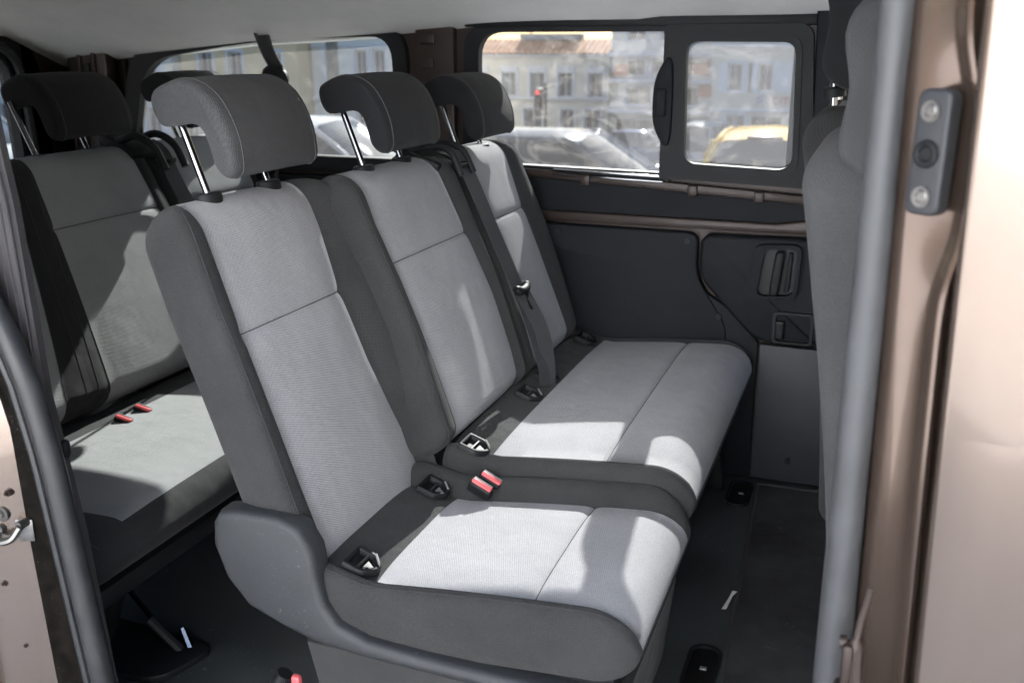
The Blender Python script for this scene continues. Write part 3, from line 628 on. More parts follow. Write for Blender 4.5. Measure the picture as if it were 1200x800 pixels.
m = MB(); zz = np.linspace(-1.30, .08, 40)
m.tube([(seal_x(z) - .002, 1.150, z) for z in zz], .0195, 14); m.tube([(seal_x(z) - .035, 1.148, z) for z in zz], .008, 8)
obj('rear_door_seal', m, RUBBER, V)
dirt = mat('grimy seal edge', (.006, .005, .004), .9, specks=.9, scale=34, var=.6, spec=.08)
m = MB(); m.loft([[(tan_x(z) - .008, 1.1385, z), (tan_x(z) - .001, 1.1435, z), (seal_x(z) - .028, 1.1495, z), (seal_x(z) - .014, 1.150, z)] for z in zz], caps=False, closed=False)
obj('seal_flange', m, dirt, jamb)
SX, SY, SZ = -1.293, 1.129, -.772
m = MB(); m.cyl((SX - .018, SY + .006, SZ + .004), (SX - .018, SY - .016, SZ + .004), .008); m.cyl((SX + .018, SY + .012, SZ + .014), (SX + .018, SY - .010, SZ + .014), .008); m.tube(smooth_path([(SX - .024, SY - .012, SZ), (SX - .010, SY - .026, SZ - .010), (SX + .012, SY - .022, SZ - .006), (SX + .022, SY - .010, SZ + .012)], 4), .0065, 8); m.box((SX, SY + .002, SZ - .002), (.06, .004, .04), .0015, Matrix.Rotation(.35, 3, 'Z'))
obj('door_striker', m, STEEL, jamb)
for (x, y, z, r) in ((-1.308, 1.124, -.742, .014), (-1.292, 1.128, -.704, .006), (-1.322, 1.122, -.872, .006), (-1.30, 1.128, -.99, .007)):
    m = MB(); m.cyl((x, y + .006, z), (x, y - .004, z), r, 14); m.cyl((x, y - .003, z), (x, y - .009, z), r * .55, 6); obj('jamb_bolt', m, STEEL if r > .01 else PAINTD, jamb)
def trim_x(z): return float(np.interp(z, [-1.30, -.80, -.642, -.558, -.244, -.16, .08], [-1.18, -1.22, -1.243, -1.256, -1.268, -1.278, -1.30]))
m = MB(); m.loft([[(seal_x(z) - .03, 1.185, z), (trim_x(z) - .012, 1.190, z), (trim_x(z) - .002, 1.2, z), (trim_x(z) - .004, 1.215, z), (trim_x(z) - .06, 1.235, z), (seal_x(z) - .12, 1.22, z)] for z in zz])
for dx in (-.006, -.020, -.034): m.tube([(trim_x(z) + dx, 1.189, z) for z in zz], .0028, 6)
obj('pillar_trim', m, mat('mauve grey trim', (.04, .037, .039), .7), V)
m = MB(); m.box((-1.250, 1.21, -.652), (.026, .02, .034), .009); obj('trim_hook', m, BLACKP, V)
NQ = MB(); sheet(NQ, [-2.74, -2.3, -1.52, -1.45], [-1.3, -.36, .0, .14], {(1, 1)}, 1.14); nq = obj('near_quarter_wall', NQ, PAINTD, V)
m = MB(); m.poly([(-2.32, 1.135, -.38), (-1.5, 1.135, -.38), (-1.5, 1.135, .02), (-2.32, 1.135, .02)]); obj('pane', m, GLASSR, nq)
m = MB(); m.box((-.6, 1.10, -1.36), (1.3, .12, .2), .02); obj('door_sill', m, PAINTD, V)

# the open sliding door, run back along the body side
m = MB(); sheet(m, [-2.62, -2.40, -1.62, -1.42], [-1.42, -.36, .0, .10], {(1, 1)}, .955)
m.loft([[(x, .955 - .012 * math.sin((z + .3) * 2.2) - (.018 if -1.0 < z < -.85 else 0), z) for x in (-2.62, -2.0, -1.42)] for z in np.linspace(-1.42, -.365, 14)], caps=False, closed=False)
m.box((-1.425, .985, -.66), (.03, .06, 1.5), .01); m.box((-2.615, .985, -.66), (.03, .06, 1.5), .01); m.box((-2.02, .985, -1.41), (1.2, .06, .03), .01); m.box((-2.02, .985, .09), (1.2, .06, .03), .01)
od = obj('sliding_door', m, PAINT, V); od['label'] = 'open side door run back along the body'
m = MB(); m.poly([(-2.42, .962, -.38), (-1.60, .962, -.38), (-1.60, .962, .02), (-2.42, .962, .02)]); obj('pane', m, glass('dark privacy glass', tint=(.12, .14, .14), dust=.02, streak=.02), od)
m = MB(); m.prism([(-2.60, -1.38), (-1.44, -1.38), (-1.44, -.40), (-2.60, -.40)], 'y', .99, 1.012, .006); obj('trim_panel', m, TRIM, od)
m = MB(); m.tube(smooth_path([(-1.60, .945, -.50), (-1.59, .915, -.52), (-1.59, .912, -.60), (-1.60, .945, -.62)], 5), .012, 8); obj('door_handle', m, PAINT, od)
# near side, front: pillar between the doors with seal, latch plate, front door skin
P_ = MB(); rows = []
def bump(z): return 1 / (1 + math.exp(-(z + .215) * 55)) * 1 / (1 + math.exp((z + .022) * 55))     # the jamb widens round the latch plate
for z in list(np.linspace(.12, -.35, 48)) + list(np.linspace(-.38, -1.5, 24)):
    b = bump(z); q = .020 * max(-z, -.1); k = .017 * b
    rows.append([(x + q, y, z) for x, y in ((.016, 1.24), (.014, 1.16), (.019, 1.146), (.028, 1.136), (.040, 1.127), (.056 + k, 1.115), (.063 + k, 1.106), (.068 + k, 1.098), (.072 + k, 1.096), (.076 + k * .9, 1.100), (.080 + k * .5, 1.112), (.083 + k * .3, 1.13), (.20, 1.14))])
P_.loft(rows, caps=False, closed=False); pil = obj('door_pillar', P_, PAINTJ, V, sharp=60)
m = MB(); m.tube([(.003 + .006 * t, 1.148, .12 - 1.42 * t) for t in np.linspace(0, 1, 30)], [.0165 + .0075 * t for t in np.linspace(0, 1, 30)], 18); obj('front_door_seal', m, SEALG, V)
m = MB(); m.box((.016, 1.225, -.58), (.05, .10, 1.38), .02); obj('pillar_cover', m, mat('mauve grey trim', (.04, .037, .039), .7), pil)
PO = np.array([.0575, 1.112, -.104]); PU = np.array([.80, -.60, 0]); PN = np.array([-.60, -.80, 0])     # plate frame on the slanted jamb face
def pl(a, h, z): return PO + PU * a + PN * h + np.array([0, 0, z])
lp = MB(); lp.prism(quad_outline([(-.021, -.062), (.019, -.062), (.021, .064), (-.017, .064)], .012), 'y', 0, .021, .004, seg=3)
lp.v = [tuple(pl(v[0], v[1], v[2])) for v in lp.v]
plate = obj('latch_plate', lp, mat('grey moulded plastic', (.026, .028, .031), .5), pil)
for z in (.042, -.043):
    m = MB(); m.cyl(pl(0, .019, z), pl(0, .0235, z), .0105, 20); m.tube([pl(.0062 * math.cos(a), .0238, z + .0062 * math.sin(a)) for a in np.linspace(0, 2 * math.pi, 13)[:-1]], .0020, 6, closed=True); obj('plate_screw', m, STEEL, plate)
m = MB(); m.tube([pl(.0105 * math.cos(a), .0215, .0105 * math.sin(a)) for a in np.linspace(0, 2 * math.pi, 19)[:-1]], .004, 8, closed=True); m.cyl(pl(0, .0200, 0), pl(0, .0216, 0), .008); obj('plate_socket', m, BLACKP, plate)
# bracket low on the pillar
m = MB(); m.tube(smooth_path([(.040, 1.10, -.60), (.032, 1.085, -.64), (.030, 1.08, -.68), (.034, 1.075, -.74), (.030, 1.07, -.80)], 5), [.004] * 8 + [.010] * 13, 8); br = obj('door_check_bracket', m, PAINTD, pil)
m = MB(); m.box((.022, 1.078, -.69), (.012, .022, .06), .005); m.cyl((.020, 1.085, -.665), (.012, 1.085, -.665), .008); m.box((.018, 1.085, -.735), (.016, .03, .03), .006); obj('bracket_bolt', m, PAINTD, pil)
FD = MB(); rows = []
for z in np.linspace(.12, -1.5, 30):
    o_ = .010 * math.sin((z + .2) * 2.2)
    q = .022 * max(-z, -.1); rows.append([(x + q, y - o_, z) for x, y in ((.085, 1.11), (.079, 1.065), (.079, 1.047), (.0805, 1.041), (.085, 1.038), (.14, 1.034), (.35, 1.028), (.6, 1.026), (.95, 1.03))])
kz = [k for k, z in enumerate(np.linspace(.12, -1.5, 30)) if z > -.37][-1]
FD.loft([r_[:5] + [(.24, 1.032, r_[0][2]), (.245, 1.06, r_[0][2])] for r_ in rows[:kz + 2]], caps=False, closed=False); FD.loft(rows[kz + 1:], caps=False, closed=False)
FD.box((.60, 1.06, .105), (.75, .06, .06), .015); FD.prism([(.98, .13), (1.06, .13), (1.72, -.52), (1.60, -.52)], 'y', 1.03, 1.09, .01)
fd = obj('front_door', FD, PAINT, V, sharp=60)
m = MB(); m.poly([(.22, 1.065, -.42), (1.55, 1.065, -.42), (1.0, 1.065, .10), (.22, 1.065, .10)]); obj('pane', m, GLASSC, fd)
# rest of the cab: far front door, windscreen, dash, so the light comes in as it should
m = MB(); sheet(m, [-.24, .0, .85, 1.45], [-1.3, -.40, .03, .14], {(1, 1)}, 2.87); obj('far_front_door', m, PAINTD, V)
m = MB(); m.prism([(-.165, -.40), (-.02, -.40), (-.02, .09), (-.185, .09)], 'y', 2.805, 2.86, .012); obj('far_pillar_trim', m, TRIM, V)
m = MB(); m.prism([(1.0, .10), (1.05, .12), (1.75, -.55), (1.70, -.57)], 'y', 1.1, 1.14, .01); m.prism([(1.0, .10), (1.05, .12), (1.75, -.55), (1.70, -.57)], 'y', 2.84, 2.88, .01); obj('windscreen_pillar', m, PAINTD, V)
m = MB(); m.poly([(1.02, 1.13, .11), (1.02, 2.85, .11), (1.72, 2.85, -.56), (1.72, 1.13, -.56)]); obj('windscreen', m, GLASSC, V)
m = MB(); m.prism([(1.75, -.55), (1.2, -.45), (1.05, -.6), (1.2, -1.25), (1.75, -1.3)], 'y', 1.15, 2.85, .03); obj('dashboard', m, TRIM, V)
m = MB(); m.prism([(1.72, -1.4), (1.72, -.57), (2.35, -.75), (2.5, -.95), (2.52, -1.45)], 'y', 1.05, 2.95, .06); obj('bonnet', m, PAINT, V)
def wheel(parent, x, y, z, r=.33, w=.2, sub=True):
    m = MB(); m.loft([[(x + q * math.cos(a), y + t, z + q * math.sin(a)) for a in np.linspace(0, 2 * math.pi, 29)[:-1]] for t, q in ((-w / 2, r * .66), (-w / 2, r * .92), (-w * .38, r), (w * .38, r), (w / 2, r * .92), (w / 2, r * .66))]); t = obj('wheel', m, RUBBER, parent)
    m = MB(); m.loft([[(x + q * math.cos(a), y + t, z + q * math.sin(a)) for a in np.linspace(0, 2 * math.pi, 29)[:-1]] for t, q in ((-w / 2 - .004, r * .66), (-w / 2 + .02, r * .60), (-w / 2 - .01, r * .15))])
    m.loft([[(x + q * math.cos(a), y + t, z + q * math.sin(a)) for a in np.linspace(0, 2 * math.pi, 29)[:-1]] for t, q in ((w / 2 + .004, r * .66), (w / 2 - .02, r * .60), (w / 2 + .01, r * .15))]); obj('rim', m, STEEL, t)
for x in (1.65, -2.0):
    for y in (1.18, 2.82): wheel(V, x, y, -1.47)

# carpet mat and a scrap on the floor
m = MB(); x0, x1 = -.232, .62; ol = quad_outline([(x0 + .06, 1.25), (x1, 1.25), (x1, 2.79), (x0 - .01, 2.79)], .02)
m.prism(ol, 'z', -1.249, -1.240, .002)
mo = obj('carpet_mat', m, CARPET); tag(mo, 'black carpet mat with bound edge lying on the rubber floor', 'floor mat')
b = MB(); b.tube([(x, y, -1.2415) for x, y in ol], .0055, 6, closed=True); bo = obj('bound_edge', b, BINDING, mo)
m = MB(); m.prism([(-.238, 2.06), (-.228, 2.065), (-.222, 2.13), (-.214, 2.15), (-.226, 2.15), (-.229, 2.12)], 'z', -1.2380, -1.2370); tag(obj('paper_scrap', m, PAPER, smooth=False), 'thin white paper scrap lying at the edge of the black mat', 'paper scrap')

# ------------------------------------------------------------------ the street
def gz(y):
    if y < 2: return -1.80
    if y < 13: return -1.80 - .065 * (y - 2)
    return -2.515 - .082 * (y - 13)
m = MB(); ys = [-60, -20, -6, 0, 2, 5, 8, 11, 13, 16, 20, 30, 40, 50, 60, 90, 140]; xs = list(range(-120, 121, 20))
I = [m.pts([(x, y, gz(y) if y < 60 else gz(60)) for x in xs]) for y in ys]
for a, b in zip(I, I[1:]):
    for j in range(len(xs) - 1): m.face((a[j], a[j + 1], b[j + 1], b[j]))
tag(obj('road', m, ASPH), kind='structure')
m = MB(); m.prism([(-60, 13.6 - .0), (60, 13.6), (60, 17), (-60, 17)], 'z', -2.9, gz(15) + .10); po = tag(obj('pavement', m, PAVE), kind='structure')
m = MB(); m.prism([(-12, -9), (4.5, -9), (4.5, .2), (-12, .2)], 'z', -2.0, -1.69); tag(obj('pavement', m, mat('pale bounce paving', (.60, .61, .63), .9, var=.12, scale=2)), kind='structure')  # unseen paving, kept pale to bounce sunlight up into the cabin

GL2 = mat('dark window glass', (.05, .06, .075), .08, spec=.8, var=.3, scale=1)
FRAMEW = mat('pale window frame', (.62, .66, .74), .6)
def facade(parent, x0, x1, z0, z1, y, wins, wall_m, depth=8.0, frame=FRAMEW, bands=(), band_m=None, shutters=None):
    """front wall with real openings; each window sits back in its reveal"""
    xs = sorted(set([x0, x1] + [w[0] for w in wins] + [w[1] for w in wins])); zs = sorted(set([z0, z1] + [w[2] for w in wins] + [w[3] for w in wins]))
    w_ = MB()
    for i in range(len(xs) - 1):
        for j in range(len(zs) - 1):
            cx, cz = .5 * (xs[i] + xs[i + 1]), .5 * (zs[j] + zs[j + 1])
            if any(a < cx < b and c < cz < d for a, b, c, d in [q[:4] for q in wins]): continue
            w_.poly([(xs[i], y, zs[j]), (xs[i + 1], y, zs[j]), (xs[i + 1], y, zs[j + 1]), (xs[i], y, zs[j + 1])])
    for q in wins:
        a, b, c, d = q[:4]; e = y + .22
        for P4 in ([(a, y, c), (a, e, c), (a, e, d), (a, y, d)], [(b, y, c), (b, e, c), (b, e, d), (b, y, d)], [(a, y, c), (b, y, c), (b, e, c), (a, e, c)], [(a, y, d), (b, y, d), (b, e, d), (a, e, d)]): w_.poly(P4)
    w_.poly([(x0, y, z0), (x0, y + depth, z0), (x0, y + depth, z1), (x0, y, z1)]); w_.poly([(x1, y, z0), (x1, y + depth, z0), (x1, y + depth, z1), (x1, y, z1)])
    w_.poly([(x0, y + depth, z0), (x1, y + depth, z0), (x1, y + depth, z1), (x0, y + depth, z1)]); w_.poly([(x0, y, z1), (x1, y, z1), (x1, y + depth, z1), (x0, y + depth, z1)])
    obj('wall', w_, wall_m, parent, smooth=False)
    for q in wins:
        a, b, c, d = q[:4]; st = q[4] if len(q) > 4 else 'w'; e = y + .17
        f = MB(); t = .07
        if st != 'shop':
            f.box(((a + b) / 2, e, c + t / 2), (b - a, .06, t)); f.box(((a + b) / 2, e, d - t / 2), (b - a, .06, t)); f.box((a + t / 2, e, (c + d) / 2), (t, .06, d - c)); f.box((b - t / 2, e, (c + d) / 2), (t, .06, d - c)); f.box(((a + b) / 2, e, (c + d) / 2), (.05, .05, d - c))
            f.box(((a + b) / 2, y - .03, c - .05), (b - a + .3, .18, .1))
            if st == 'r': f.box(((a + b) / 2, y + .04, d - .12), (b - a - .02, .16, .24))
            for s in ((-1, 1) if st == 's' else ()): f.box(((a + b) / 2 + s * ((b - a) / 2 + .22), y - .03, (c + d) / 2), (.4, .05, d - c))
            fr = MB(); fr.ring([(a - .12, c), (b + .12, c), (b + .12, d + .12), (a - .12, d + .12)], [(a, c), (b, c), (b, d), (a, d)], y - .04, y - .002); f.v += []; o = len(f.v); f.v += fr.v; f.f += [tuple(o + i for i in q2) for q2 in fr.f]; f.m += fr.m
        else:
            f.box(((a + b) / 2, e, d - .06), (b - a, .08, .12)); f.box(((a + b) / 2, e, (c + d) / 2), (.06, .06, d - c))
        fo = obj('window', f, frame, parent, smooth=False)
        p = MB(); p.poly([(a, y + .19, c), (b, y + .19, c), (b, y + .19, d), (a, y + .19, d)]); obj('pane', p, GL2, fo, smooth=False)
    for (zb, h, pr) in bands:
        k = MB(); k.box(((x0 + x1) / 2, y - pr / 2 + .003, zb), (x1 - x0 - .02, pr, h), .02); obj('ledge', k, band_m or FRAMEW, parent)
def building(name, x0, x1, ztop, y, label, wall, wins, **kw):
    zb = gz(min(y, 60)) - .3
    T = thing(name, ((x0 + x1) / 2, y, zb), label, 'building'); facade(T, x0, x1, zb, ztop, y, wins, wall, **kw); return T
STONE = mat('grey stucco', (.63, .62, .585), .9, var=.14, scale=.7); CREAM = mat('cream stucco', (.68, .55, .36), .9, var=.10, scale=.5); WHITEW = mat('pale stucco', (.69, .685, .665), .9, var=.10, scale=.5)
TILE = mat('orange clay tile', (.48, .26, .15), .9, var=.35, scale=2.5); SANDW = mat('sand stucco', (.65, .62, .555), .9, var=.12, scale=.6); SLAB = mat('slate shed', (.16, .2, .27), .7)
A = building('town_house', -24.0, -14.35, -.46, 55, 'low grey house with clay tile roof and four tall windows', STONE, [(c - .42, c + .42, -2.75, -1.20, 'r') for c in (-22.0, -20.2, -18.5, -16.85, -15.1)] + [(-19.3, -18.2, -4.6, -3.4), (-17.1, -16.3, -5.4, -3.4), (-15.7, -14.8, -4.5, -3.4), (-21.5, -20.6, -4.5, -3.4)], bands=[(-2.83, .10, .25), (-.50, .10, .3)])
m = MB(); n = 60
xsr = np.linspace(-24.1, -14.3, n * 4 + 1)
m.loft([[(x, 54.6, -.42 + .07 * abs(math.sin((x + 24.1) * math.pi / .33))), (x, 56.6, .34 + .07 * abs(math.sin((x + 24.1) * math.pi / .33))), (x, 60, -.6)] for x in xsr], caps=False, closed=False)
obj('roof', m, TILE, A, smooth=False)
m = MB(); m.box((-18.2, 56.7, .5), (3.6, .9, .36), .03); ra = obj('roof_shed', m, SLAB, A)
m = MB(); m.tube([(-19.3, 56.5, .4), (-19.6, 56.4, 1.6)], .05, 6); obj('mast', m, SLAB, A)
B = building('apartment_block', -14.3, -7.65, 5.0, 55.2, 'balconied apartment block with pale floor bands between two lower facades', WHITEW, [(-13.4, -12.4, -1.55, -.7), (-12.0, -10.9, -1.55, -.7), (-10.2, -8.9, -1.55, -.7), (-13.4, -12.0, -3.1, -2.1), (-11.3, -9.4, -3.1, -2.1), (-13.9, -11.6, -5.6, -3.8, 'shop'), (-10.9, -8.2, -5.6, -3.8, 'shop'), (-13.4, -12.4, .3, 1.3), (-11.6, -10.4, .3, 1.3), (-9.8, -8.6, .3, 1.3)], bands=[(-.42, .22, .9), (-1.80, .22, .9), (-3.42, .22, .9), (1.6, .22, .9)])
AW = mat('orange awning cloth', (.62, .22, .12), .8)
for (x, z) in ((-9.3, -1.35), (-9.0, -2.5), (-13.6, -1.45)):
    m = MB(); m.prism([(54.55, z), (55.18, z + .5), (55.18, z + .44), (54.55, z - .08)], 'x', x - .4, x + .4, .01); obj('awning', m, AW, B)
C_ = building('corner_shop', -7.6, 8.0, 3.2, 48, 'sand coloured facade with red lettered shop sign behind the yellow car', SANDW, [(c - .33, c + .33, -2.0, -.75, 's') for c in (-6.55, -5.2, -3.7, -2.2, -.7, .8, 2.3, 4.0)] + [(c - .33, c + .33, .35, 1.6, 's') for c in (-6.55, -5.2, -3.7, -2.2, -.7, .8)] + [(-6.9, -6.0, -4.9, -3.05), (-5.7, -4.35, -4.6, -3.0, 'shop'), (-4.05, -2.3, -4.6, -3.0, 'shop'), (-1.8, 1.5, -4.6, -3.0, 'shop')], bands=[(-2.85, .12, .15), (.02, .14, .12)])
SIGNR = mat('red sign letters', (.55, .05, .05), .5); SIGNB = mat('blue grey emblem', (.25, .32, .48), .4)
cu = bpy.data.curves.new('sign_text', 'FONT'); cu.body = 'CITROEN'; cu.size = .46; cu.extrude = .02; cu.space_character = 1.12
to = bpy.data.objects.new('sign_text', cu); COL.objects.link(to)
dg = bpy.context.evaluated_depsgraph_get(); me = bpy.data.meshes.new_from_object(to.evaluated_get(dg)); bpy.data.objects.remove(to)
sg = bpy.data.objects.new('sign_letters', me); COL.objects.link(sg); sg.parent = C_; me.materials.append(SIGNR)
sg.rotation_euler = (math.pi / 2, 0, 0); sg.location = Vector((-4.85, 47.94, -2.55)) - WLOC[C_.name]
m = MB()
for dz in (0, .2): m.prism([(-5.55, -2.62 + dz), (-5.25, -2.42 + dz), (-4.95, -2.62 + dz), (-4.95, -2.50 + dz), (-5.25, -2.28 + dz), (-5.55, -2.50 + dz)], 'y', 47.90, 47.97)
obj('sign_emblem', m, SIGNB, C_, smooth=False)
L1 = building('cream_house', -31.0, -24.7, 6.0, 40, 'plain cream house with narrow shuttered windows seen through the rear side glass', CREAM, [(c - .36, c + .36, z, z + 1.3, 'w') for c in (-29.6, -28.0, -25.9) for z in (-1.55, 1.1, -4.0)], bands=[(-2.5, .12, .12)])
L2 = building('pale_house', -24.6, -20.4, 6.0, 41, 'white house with pairs of tall windows right of the concrete post', WHITEW, [(c - .3, c + .3, z, z + 1.2, 'w') for c in (-23.6, -22.1, -21.2) for z in (-1.35, .6, -3.9)], bands=[(.02, .12, .12), (-2.35, .14, .14)])
L3 = building('grey_house', -46.0, -31.1, 5.0, 39.5, 'grey house at the far left of the rear side glass', STONE, [(c - .4, c + .4, z, z + 1.25, 's') for c in (-44, -41.5, -39, -36.5, -34.2, -32.4) for z in (-1.5, 1.1, -4.0)], bands=[(-2.4, .12, .12)])
# unseen houses behind the camera, toned and placed to shape cabin light and reflections
N_ = building('unseen_fill_house', -7, 6.2, 9.0, -9.0, 'unseen pale house set close to fill the cabin with light and mirror in the front door', mat('cool fill stucco', (.66, .70, .76), .9, var=.08, scale=.5), [], depth=-6)  # unseen; size and cool pale tone set for cabin fill light
N3 = building('unseen_dark_house', -34, -7.3, 7.0, -10.5, 'unseen dark house added to darken reflections in the door jamb', mat('added dark wall', (.10, .07, .06), .9, var=.2, scale=2), [], depth=-6)  # added dark wall, darkens what the door jamb reflects
N2 = building('unseen_dim_terrace', 6.4, 30, 7.0, -9.6, 'unseen terrace toned down to keep light off the rear row', mat('toned-down unseen stucco', (.26, .24, .22), .9, var=.2, scale=2), [], depth=-6)  # unseen, kept dim so less light reaches the rear row

# post, railing, traffic light
m = MB(); m.tube([(-9.18, 16, gz(16)), (-9.18, 16, 4.5)], [.115, .10], 16); cp = tag(obj('concrete_post', m, mat('dark grey post', (.08, .095, .10), .85)), 'tall dark grey post standing before the white house, seen through the rear side glass', 'post')
m = MB(); m.tube([(-9.18, 16, -1.42), (-9.18, 16, -1.38)], .119, 16); obj('post_band', m, FRAMEW, cp)
T = thing('street_railing', (-14.5, 22, gz(22)), 'white metal railing along the street below the cream house', 'railing')
m = MB()
for x in np.arange(-17, -11.9, .18): m.tube([(x, 22, gz(22)), (x, 22, gz(22) + 1.25)], .015, 6)
obj('bars', m, FRAMEW, T); m = MB(); m.tube([(-17.1, 22, gz(22) + 1.27), (-11.9, 22, gz(22) + 1.27)], .03, 8); m.tube([(-17.1, 22, gz(22) + .2), (-11.9, 22, gz(22) + .2)], .025, 8); obj('rail', m, FRAMEW, T)
T = thing('traffic_light', (-10.95, 33, gz(33)), 'black traffic light showing red above the silver car', 'traffic light')
m = MB(); m.tube([(-10.8, 33, gz(33)), (-10.8, 33, -1.2)], .05, 8); obj('pole', m, BLACKP, T)
m = MB(); m.box((-11.05, 33, -1.75), (.26, .22, .78), .04); hd = obj('signal_head', m, BLACKP, T)
redl = bpy.data.materials.new('lit red lamp'); redl.use_nodes = True; b = redl.node_tree.nodes['Principled BSDF']; b.inputs['Base Color'].default_value = (.6, .02, .02, 1); b.inputs['Emission Color'].default_value = (1, .05, .05, 1); b.inputs['Emission Strength'].default_value = 1.2
nt = redl.node_tree; nz = nd(nt, 'ShaderNodeTexNoise', Scale=40.0); rp = nd(nt, 'ShaderNodeMapRange'); rp.inputs[3].default_value = .4; rp.inputs[4].default_value = .7; nt.links.new(nz.outputs['Fac'], rp.inputs[0]); nt.links.new(rp.outputs[0], b.inputs['Emission Strength'])
for i, z in enumerate((-1.50, -1.75, -2.0)):
    m = MB(); m.cyl((-11.05, 32.885, z), (-11.05, 32.86, z), .075, 16); obj('lamp', m, redl if i == 0 else GL2, hd)

# ------------------------------------------------------------------ parked cars
def car(label, paint, loc, rot, L=4.3, W=1.76, H=1.46, hatch=False, glassm=None, group='cars parked in the street'):
    T = thing('parked_car', (0, 0, 0), label, 'car', group)
    h = W / 2
    def sec(x, zt, hw, zb=.24):   # body section
        return [(x, -hw + .10, zb), (x, hw - .10, zb), (x, hw - .02, zb + .10), (x, hw, zb + .32), (x, hw - .03, zt - .06), (x, hw - .13, zt), (x, 0, zt + .02), (x, -hw + .13, zt), (x, -hw + .03, zt - .06), (x, -hw, zb + .32), (x, -hw + .02, zb + .10)]
    f = L / 2; m = MB()
    bt = .93
    prof = [(-f, .70, h - .14), (-f + .08, bt - .10, h - .06), (-f + .5, bt, h), (-f + 1.4, bt, h), (f - 1.5, bt - .02, h), (f - 1.0, bt - .07, h - .01), (f - .4, bt - .20, h - .06), (f - .1, bt - .34, h - .14), (f, .48, h - .22)]
    m.loft([sec(*p) for p in prof]); obj('body', m, paint, T, sharp=55)
    # greenhouse
    rx = -f + (.10 if hatch else .55); pts = [(rx, bt - .01, h - .14), (rx + (.38 if hatch else .75), H - .07, h - .30), (rx + .95, H - .005, h - .28), (f - 2.15, H, h - .27), (f - 1.85, H - .05, h - .28), (f - 1.02, bt - .06, h - .15)]
    xs_, top = [p[0] for p in pts], pts
    g = MB(); loops = []
    for x, zt, hw in top:
        loops.append([(x, -(h - .10), bt - .05), (x, -hw - .02, zt - .06), (x, -hw + .10, zt), (x, 0, zt + .03), (x, hw - .10, zt), (x, hw + .02, zt - .06), (x, h - .10, bt - .05)])
    I = [g.pts(l) for l in loops]
    for i in range(len(I) - 1):
        for j in range(6):
            gl = j in (0, 5) or i in (0, len(I) - 2)
            g.face((I[i][j], I[i][j + 1], I[i + 1][j + 1], I[i + 1][j]), 1 if gl else 0)
    obj('cabin', g, [paint, glassm or GL2], T, sharp=30)
    p = MB()
    for s in (-1, 1):
        edge = [(x, s * (hw + .02), zt - .05) for x, zt, hw in top]; p.tube(smooth_path(edge, 4), .035, 6)
        for i in (1, 3):
            x = top[i][0] + (.0 if i == 1 else -.15); p.tube([(x + .05, s * (h - .09), bt - .02), (x + .02, s * (h - .24), H - .08)], .035, 6)
    obj('roof_rail', p, paint, T)
    for x in (-f + .85, f - .85):
        for y in (-h + .12, h - .12): wheel(T, x, y, .32, .32, .2)
    for s in (-1, 1):
        m = MB(); m.box((f - .12, s * (h - .32), .62), (.16, .34, .14), .04); obj('headlight', m, CHROME, T)
        m = MB(); m.box((-f + .05, s * (h - .26), .76), (.12, .24, .2), .04); obj('tail_light', m, RED, T)
        m = MB(); m.box((f - 1.35, s * (h + .09), .97), (.14, .2, .13), .04); obj('mirror', m, paint, T)
    m = MB(); m.box((f - .03, 0, .40), (.14, W - .5, .2), .05); m.box((-f + .0, 0, .45), (.12, W - .4, .2), .05); obj('bumper', m, BLACKP, T)
    if hatch:
        m = MB(); m.box((rx + .40, 0, H - .045), (.05, .42, .045), .01, Matrix.Rotation(-.6, 3, 'Y')); obj('brake_lamp', m, mat('dark red lamp', (.10, .03, .03), .3), T)
    T.location = loc; T.rotation_euler = (0, 0, rot); return T
SILV = mat('silver car paint', (.12, .145, .18), .14, coat=.0, spec=.05, var=.03); YEL = mat('yellow car paint', (.46, .285, .004), .16, spec=.04, var=.03); BLUE = mat('pale blue car paint', (.11, .15, .25), .16, spec=.05, var=.03); WHT = mat('white car paint', (.45, .46, .48), .16, spec=.05, var=.03)
CGL = mat('car glass', (.03, .05, .08), .05, spec=.05, var=.5, scale=1.5)
car('silver grey saloon parked close outside the larger fixed pane', SILV, (-3.32, 10.6, gz(10.6)), 0, 4.5, 1.78, 1.47, glassm=CGL)
car('yellow hatchback seen from behind through the small sliding window', YEL, (-1.30, 13.9, gz(12.6) + .03), R(90), 3.9, 1.70, 1.44, hatch=True, glassm=CGL)
car('small pale blue car before the apartment block', BLUE, (-8.7, 40, gz(40)), 0, 3.8, 1.7, 1.5, hatch=True)
car('white car beside the pale blue car, cut by the window post', WHT, (-6.5, 41, gz(41)), R(80), 4.4, 1.85, 1.9, hatch=True)
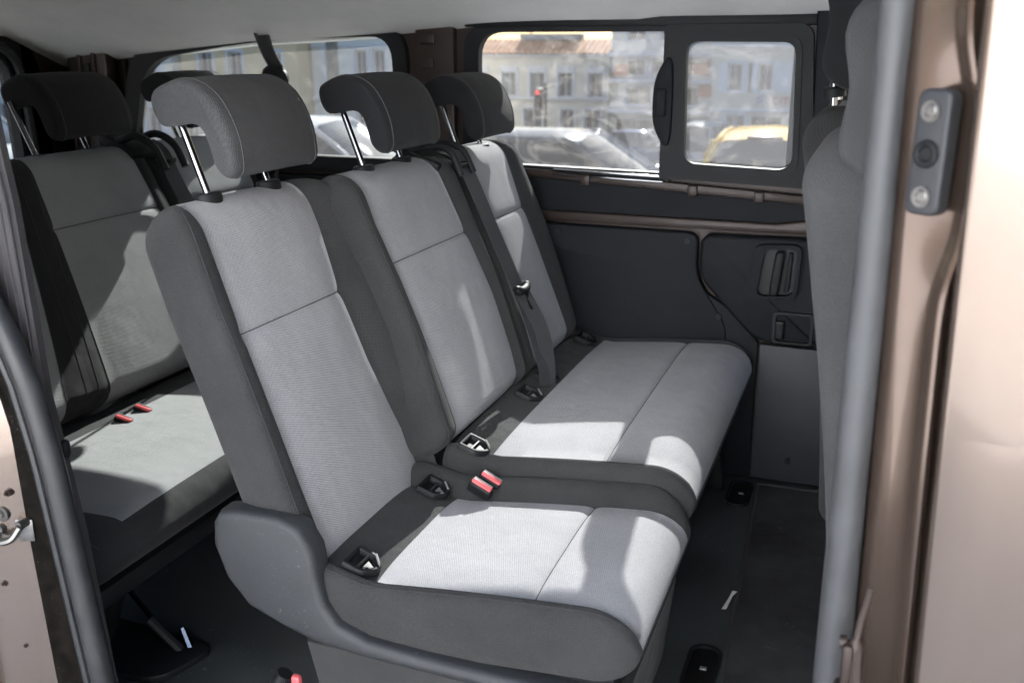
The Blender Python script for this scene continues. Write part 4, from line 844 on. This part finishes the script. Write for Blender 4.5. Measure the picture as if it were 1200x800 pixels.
car('white car whose roof shows beside the middle headrest', WHT, (-6.6, 10.4, gz(10.4)), 0, 4.2, 1.75, 1.46, glassm=CGL) if False else None
car('white saloon below the concrete post, seen through the rear side glass', WHT, (-7.3, 12.2, gz(12.2) + .02), R(3), 4.3, 1.76, 1.5, glassm=CGL)
car('white car seen through the tailgate glass at the far left', WHT, (-16.5, 14.5, gz(14.5)), 0, 4.3, 1.76, 1.5, glassm=CGL)

# ------------------------------------------------------------------ light, sky, camera
SUN_TO = Vector((-.13, 1.0, .645)).normalized()      # towards the sun: beyond the far windows
elev = math.asin(SUN_TO.z); az = math.atan2(SUN_TO.x, SUN_TO.y)
w = bpy.data.worlds.new('World'); SC.world = w; w.use_nodes = True
nt = w.node_tree; bg = nt.nodes['Background']; sky = nt.nodes.new('ShaderNodeTexSky'); sky.sky_type = 'NISHITA'; sky.sun_disc = False
sky.sun_elevation = elev; sky.sun_rotation = az; sky.air_density = 1.0; sky.dust_density = 1.5
nt.links.new(sky.outputs[0], bg.inputs[0]); bg.inputs[1].default_value = .07
sl = bpy.data.lights.new('sun', 'SUN'); sl.energy = 4.8; sl.angle = R(.53); sl.color = (1, .95, .885)
so = bpy.data.objects.new('sun', sl); COL.objects.link(so); so.rotation_euler = (-SUN_TO).to_track_quat('-Z', 'Y').to_euler(); so.location = (0, 20, 20)
cd = bpy.data.cameras.new('camera'); co = bpy.data.objects.new('camera', cd); COL.objects.link(co); SC.camera = co
cd.sensor_width = 36; cd.lens = 36 * 1167 / 1200; cd.clip_end = 600; cd.clip_start = .05
YAW, PITCH = R(20), R(16.5)
co.rotation_euler = (math.pi / 2 - PITCH, 0, YAW); co.location = (0, 0, 0)
cd.dof.use_dof = True; cd.dof.focus_distance = 2.0; cd.dof.aperture_fstop = 4.5
SC.view_settings.view_transform = 'Standard'; SC.view_settings.look = 'None'; SC.view_settings.exposure = 2.65; SC.view_settings.gamma = 1
SC.cycles.max_bounces = 10; SC.cycles.diffuse_bounces = 6; SC.cycles.transparent_max_bounces = 12
SC.cycles.sample_clamp_indirect = 6
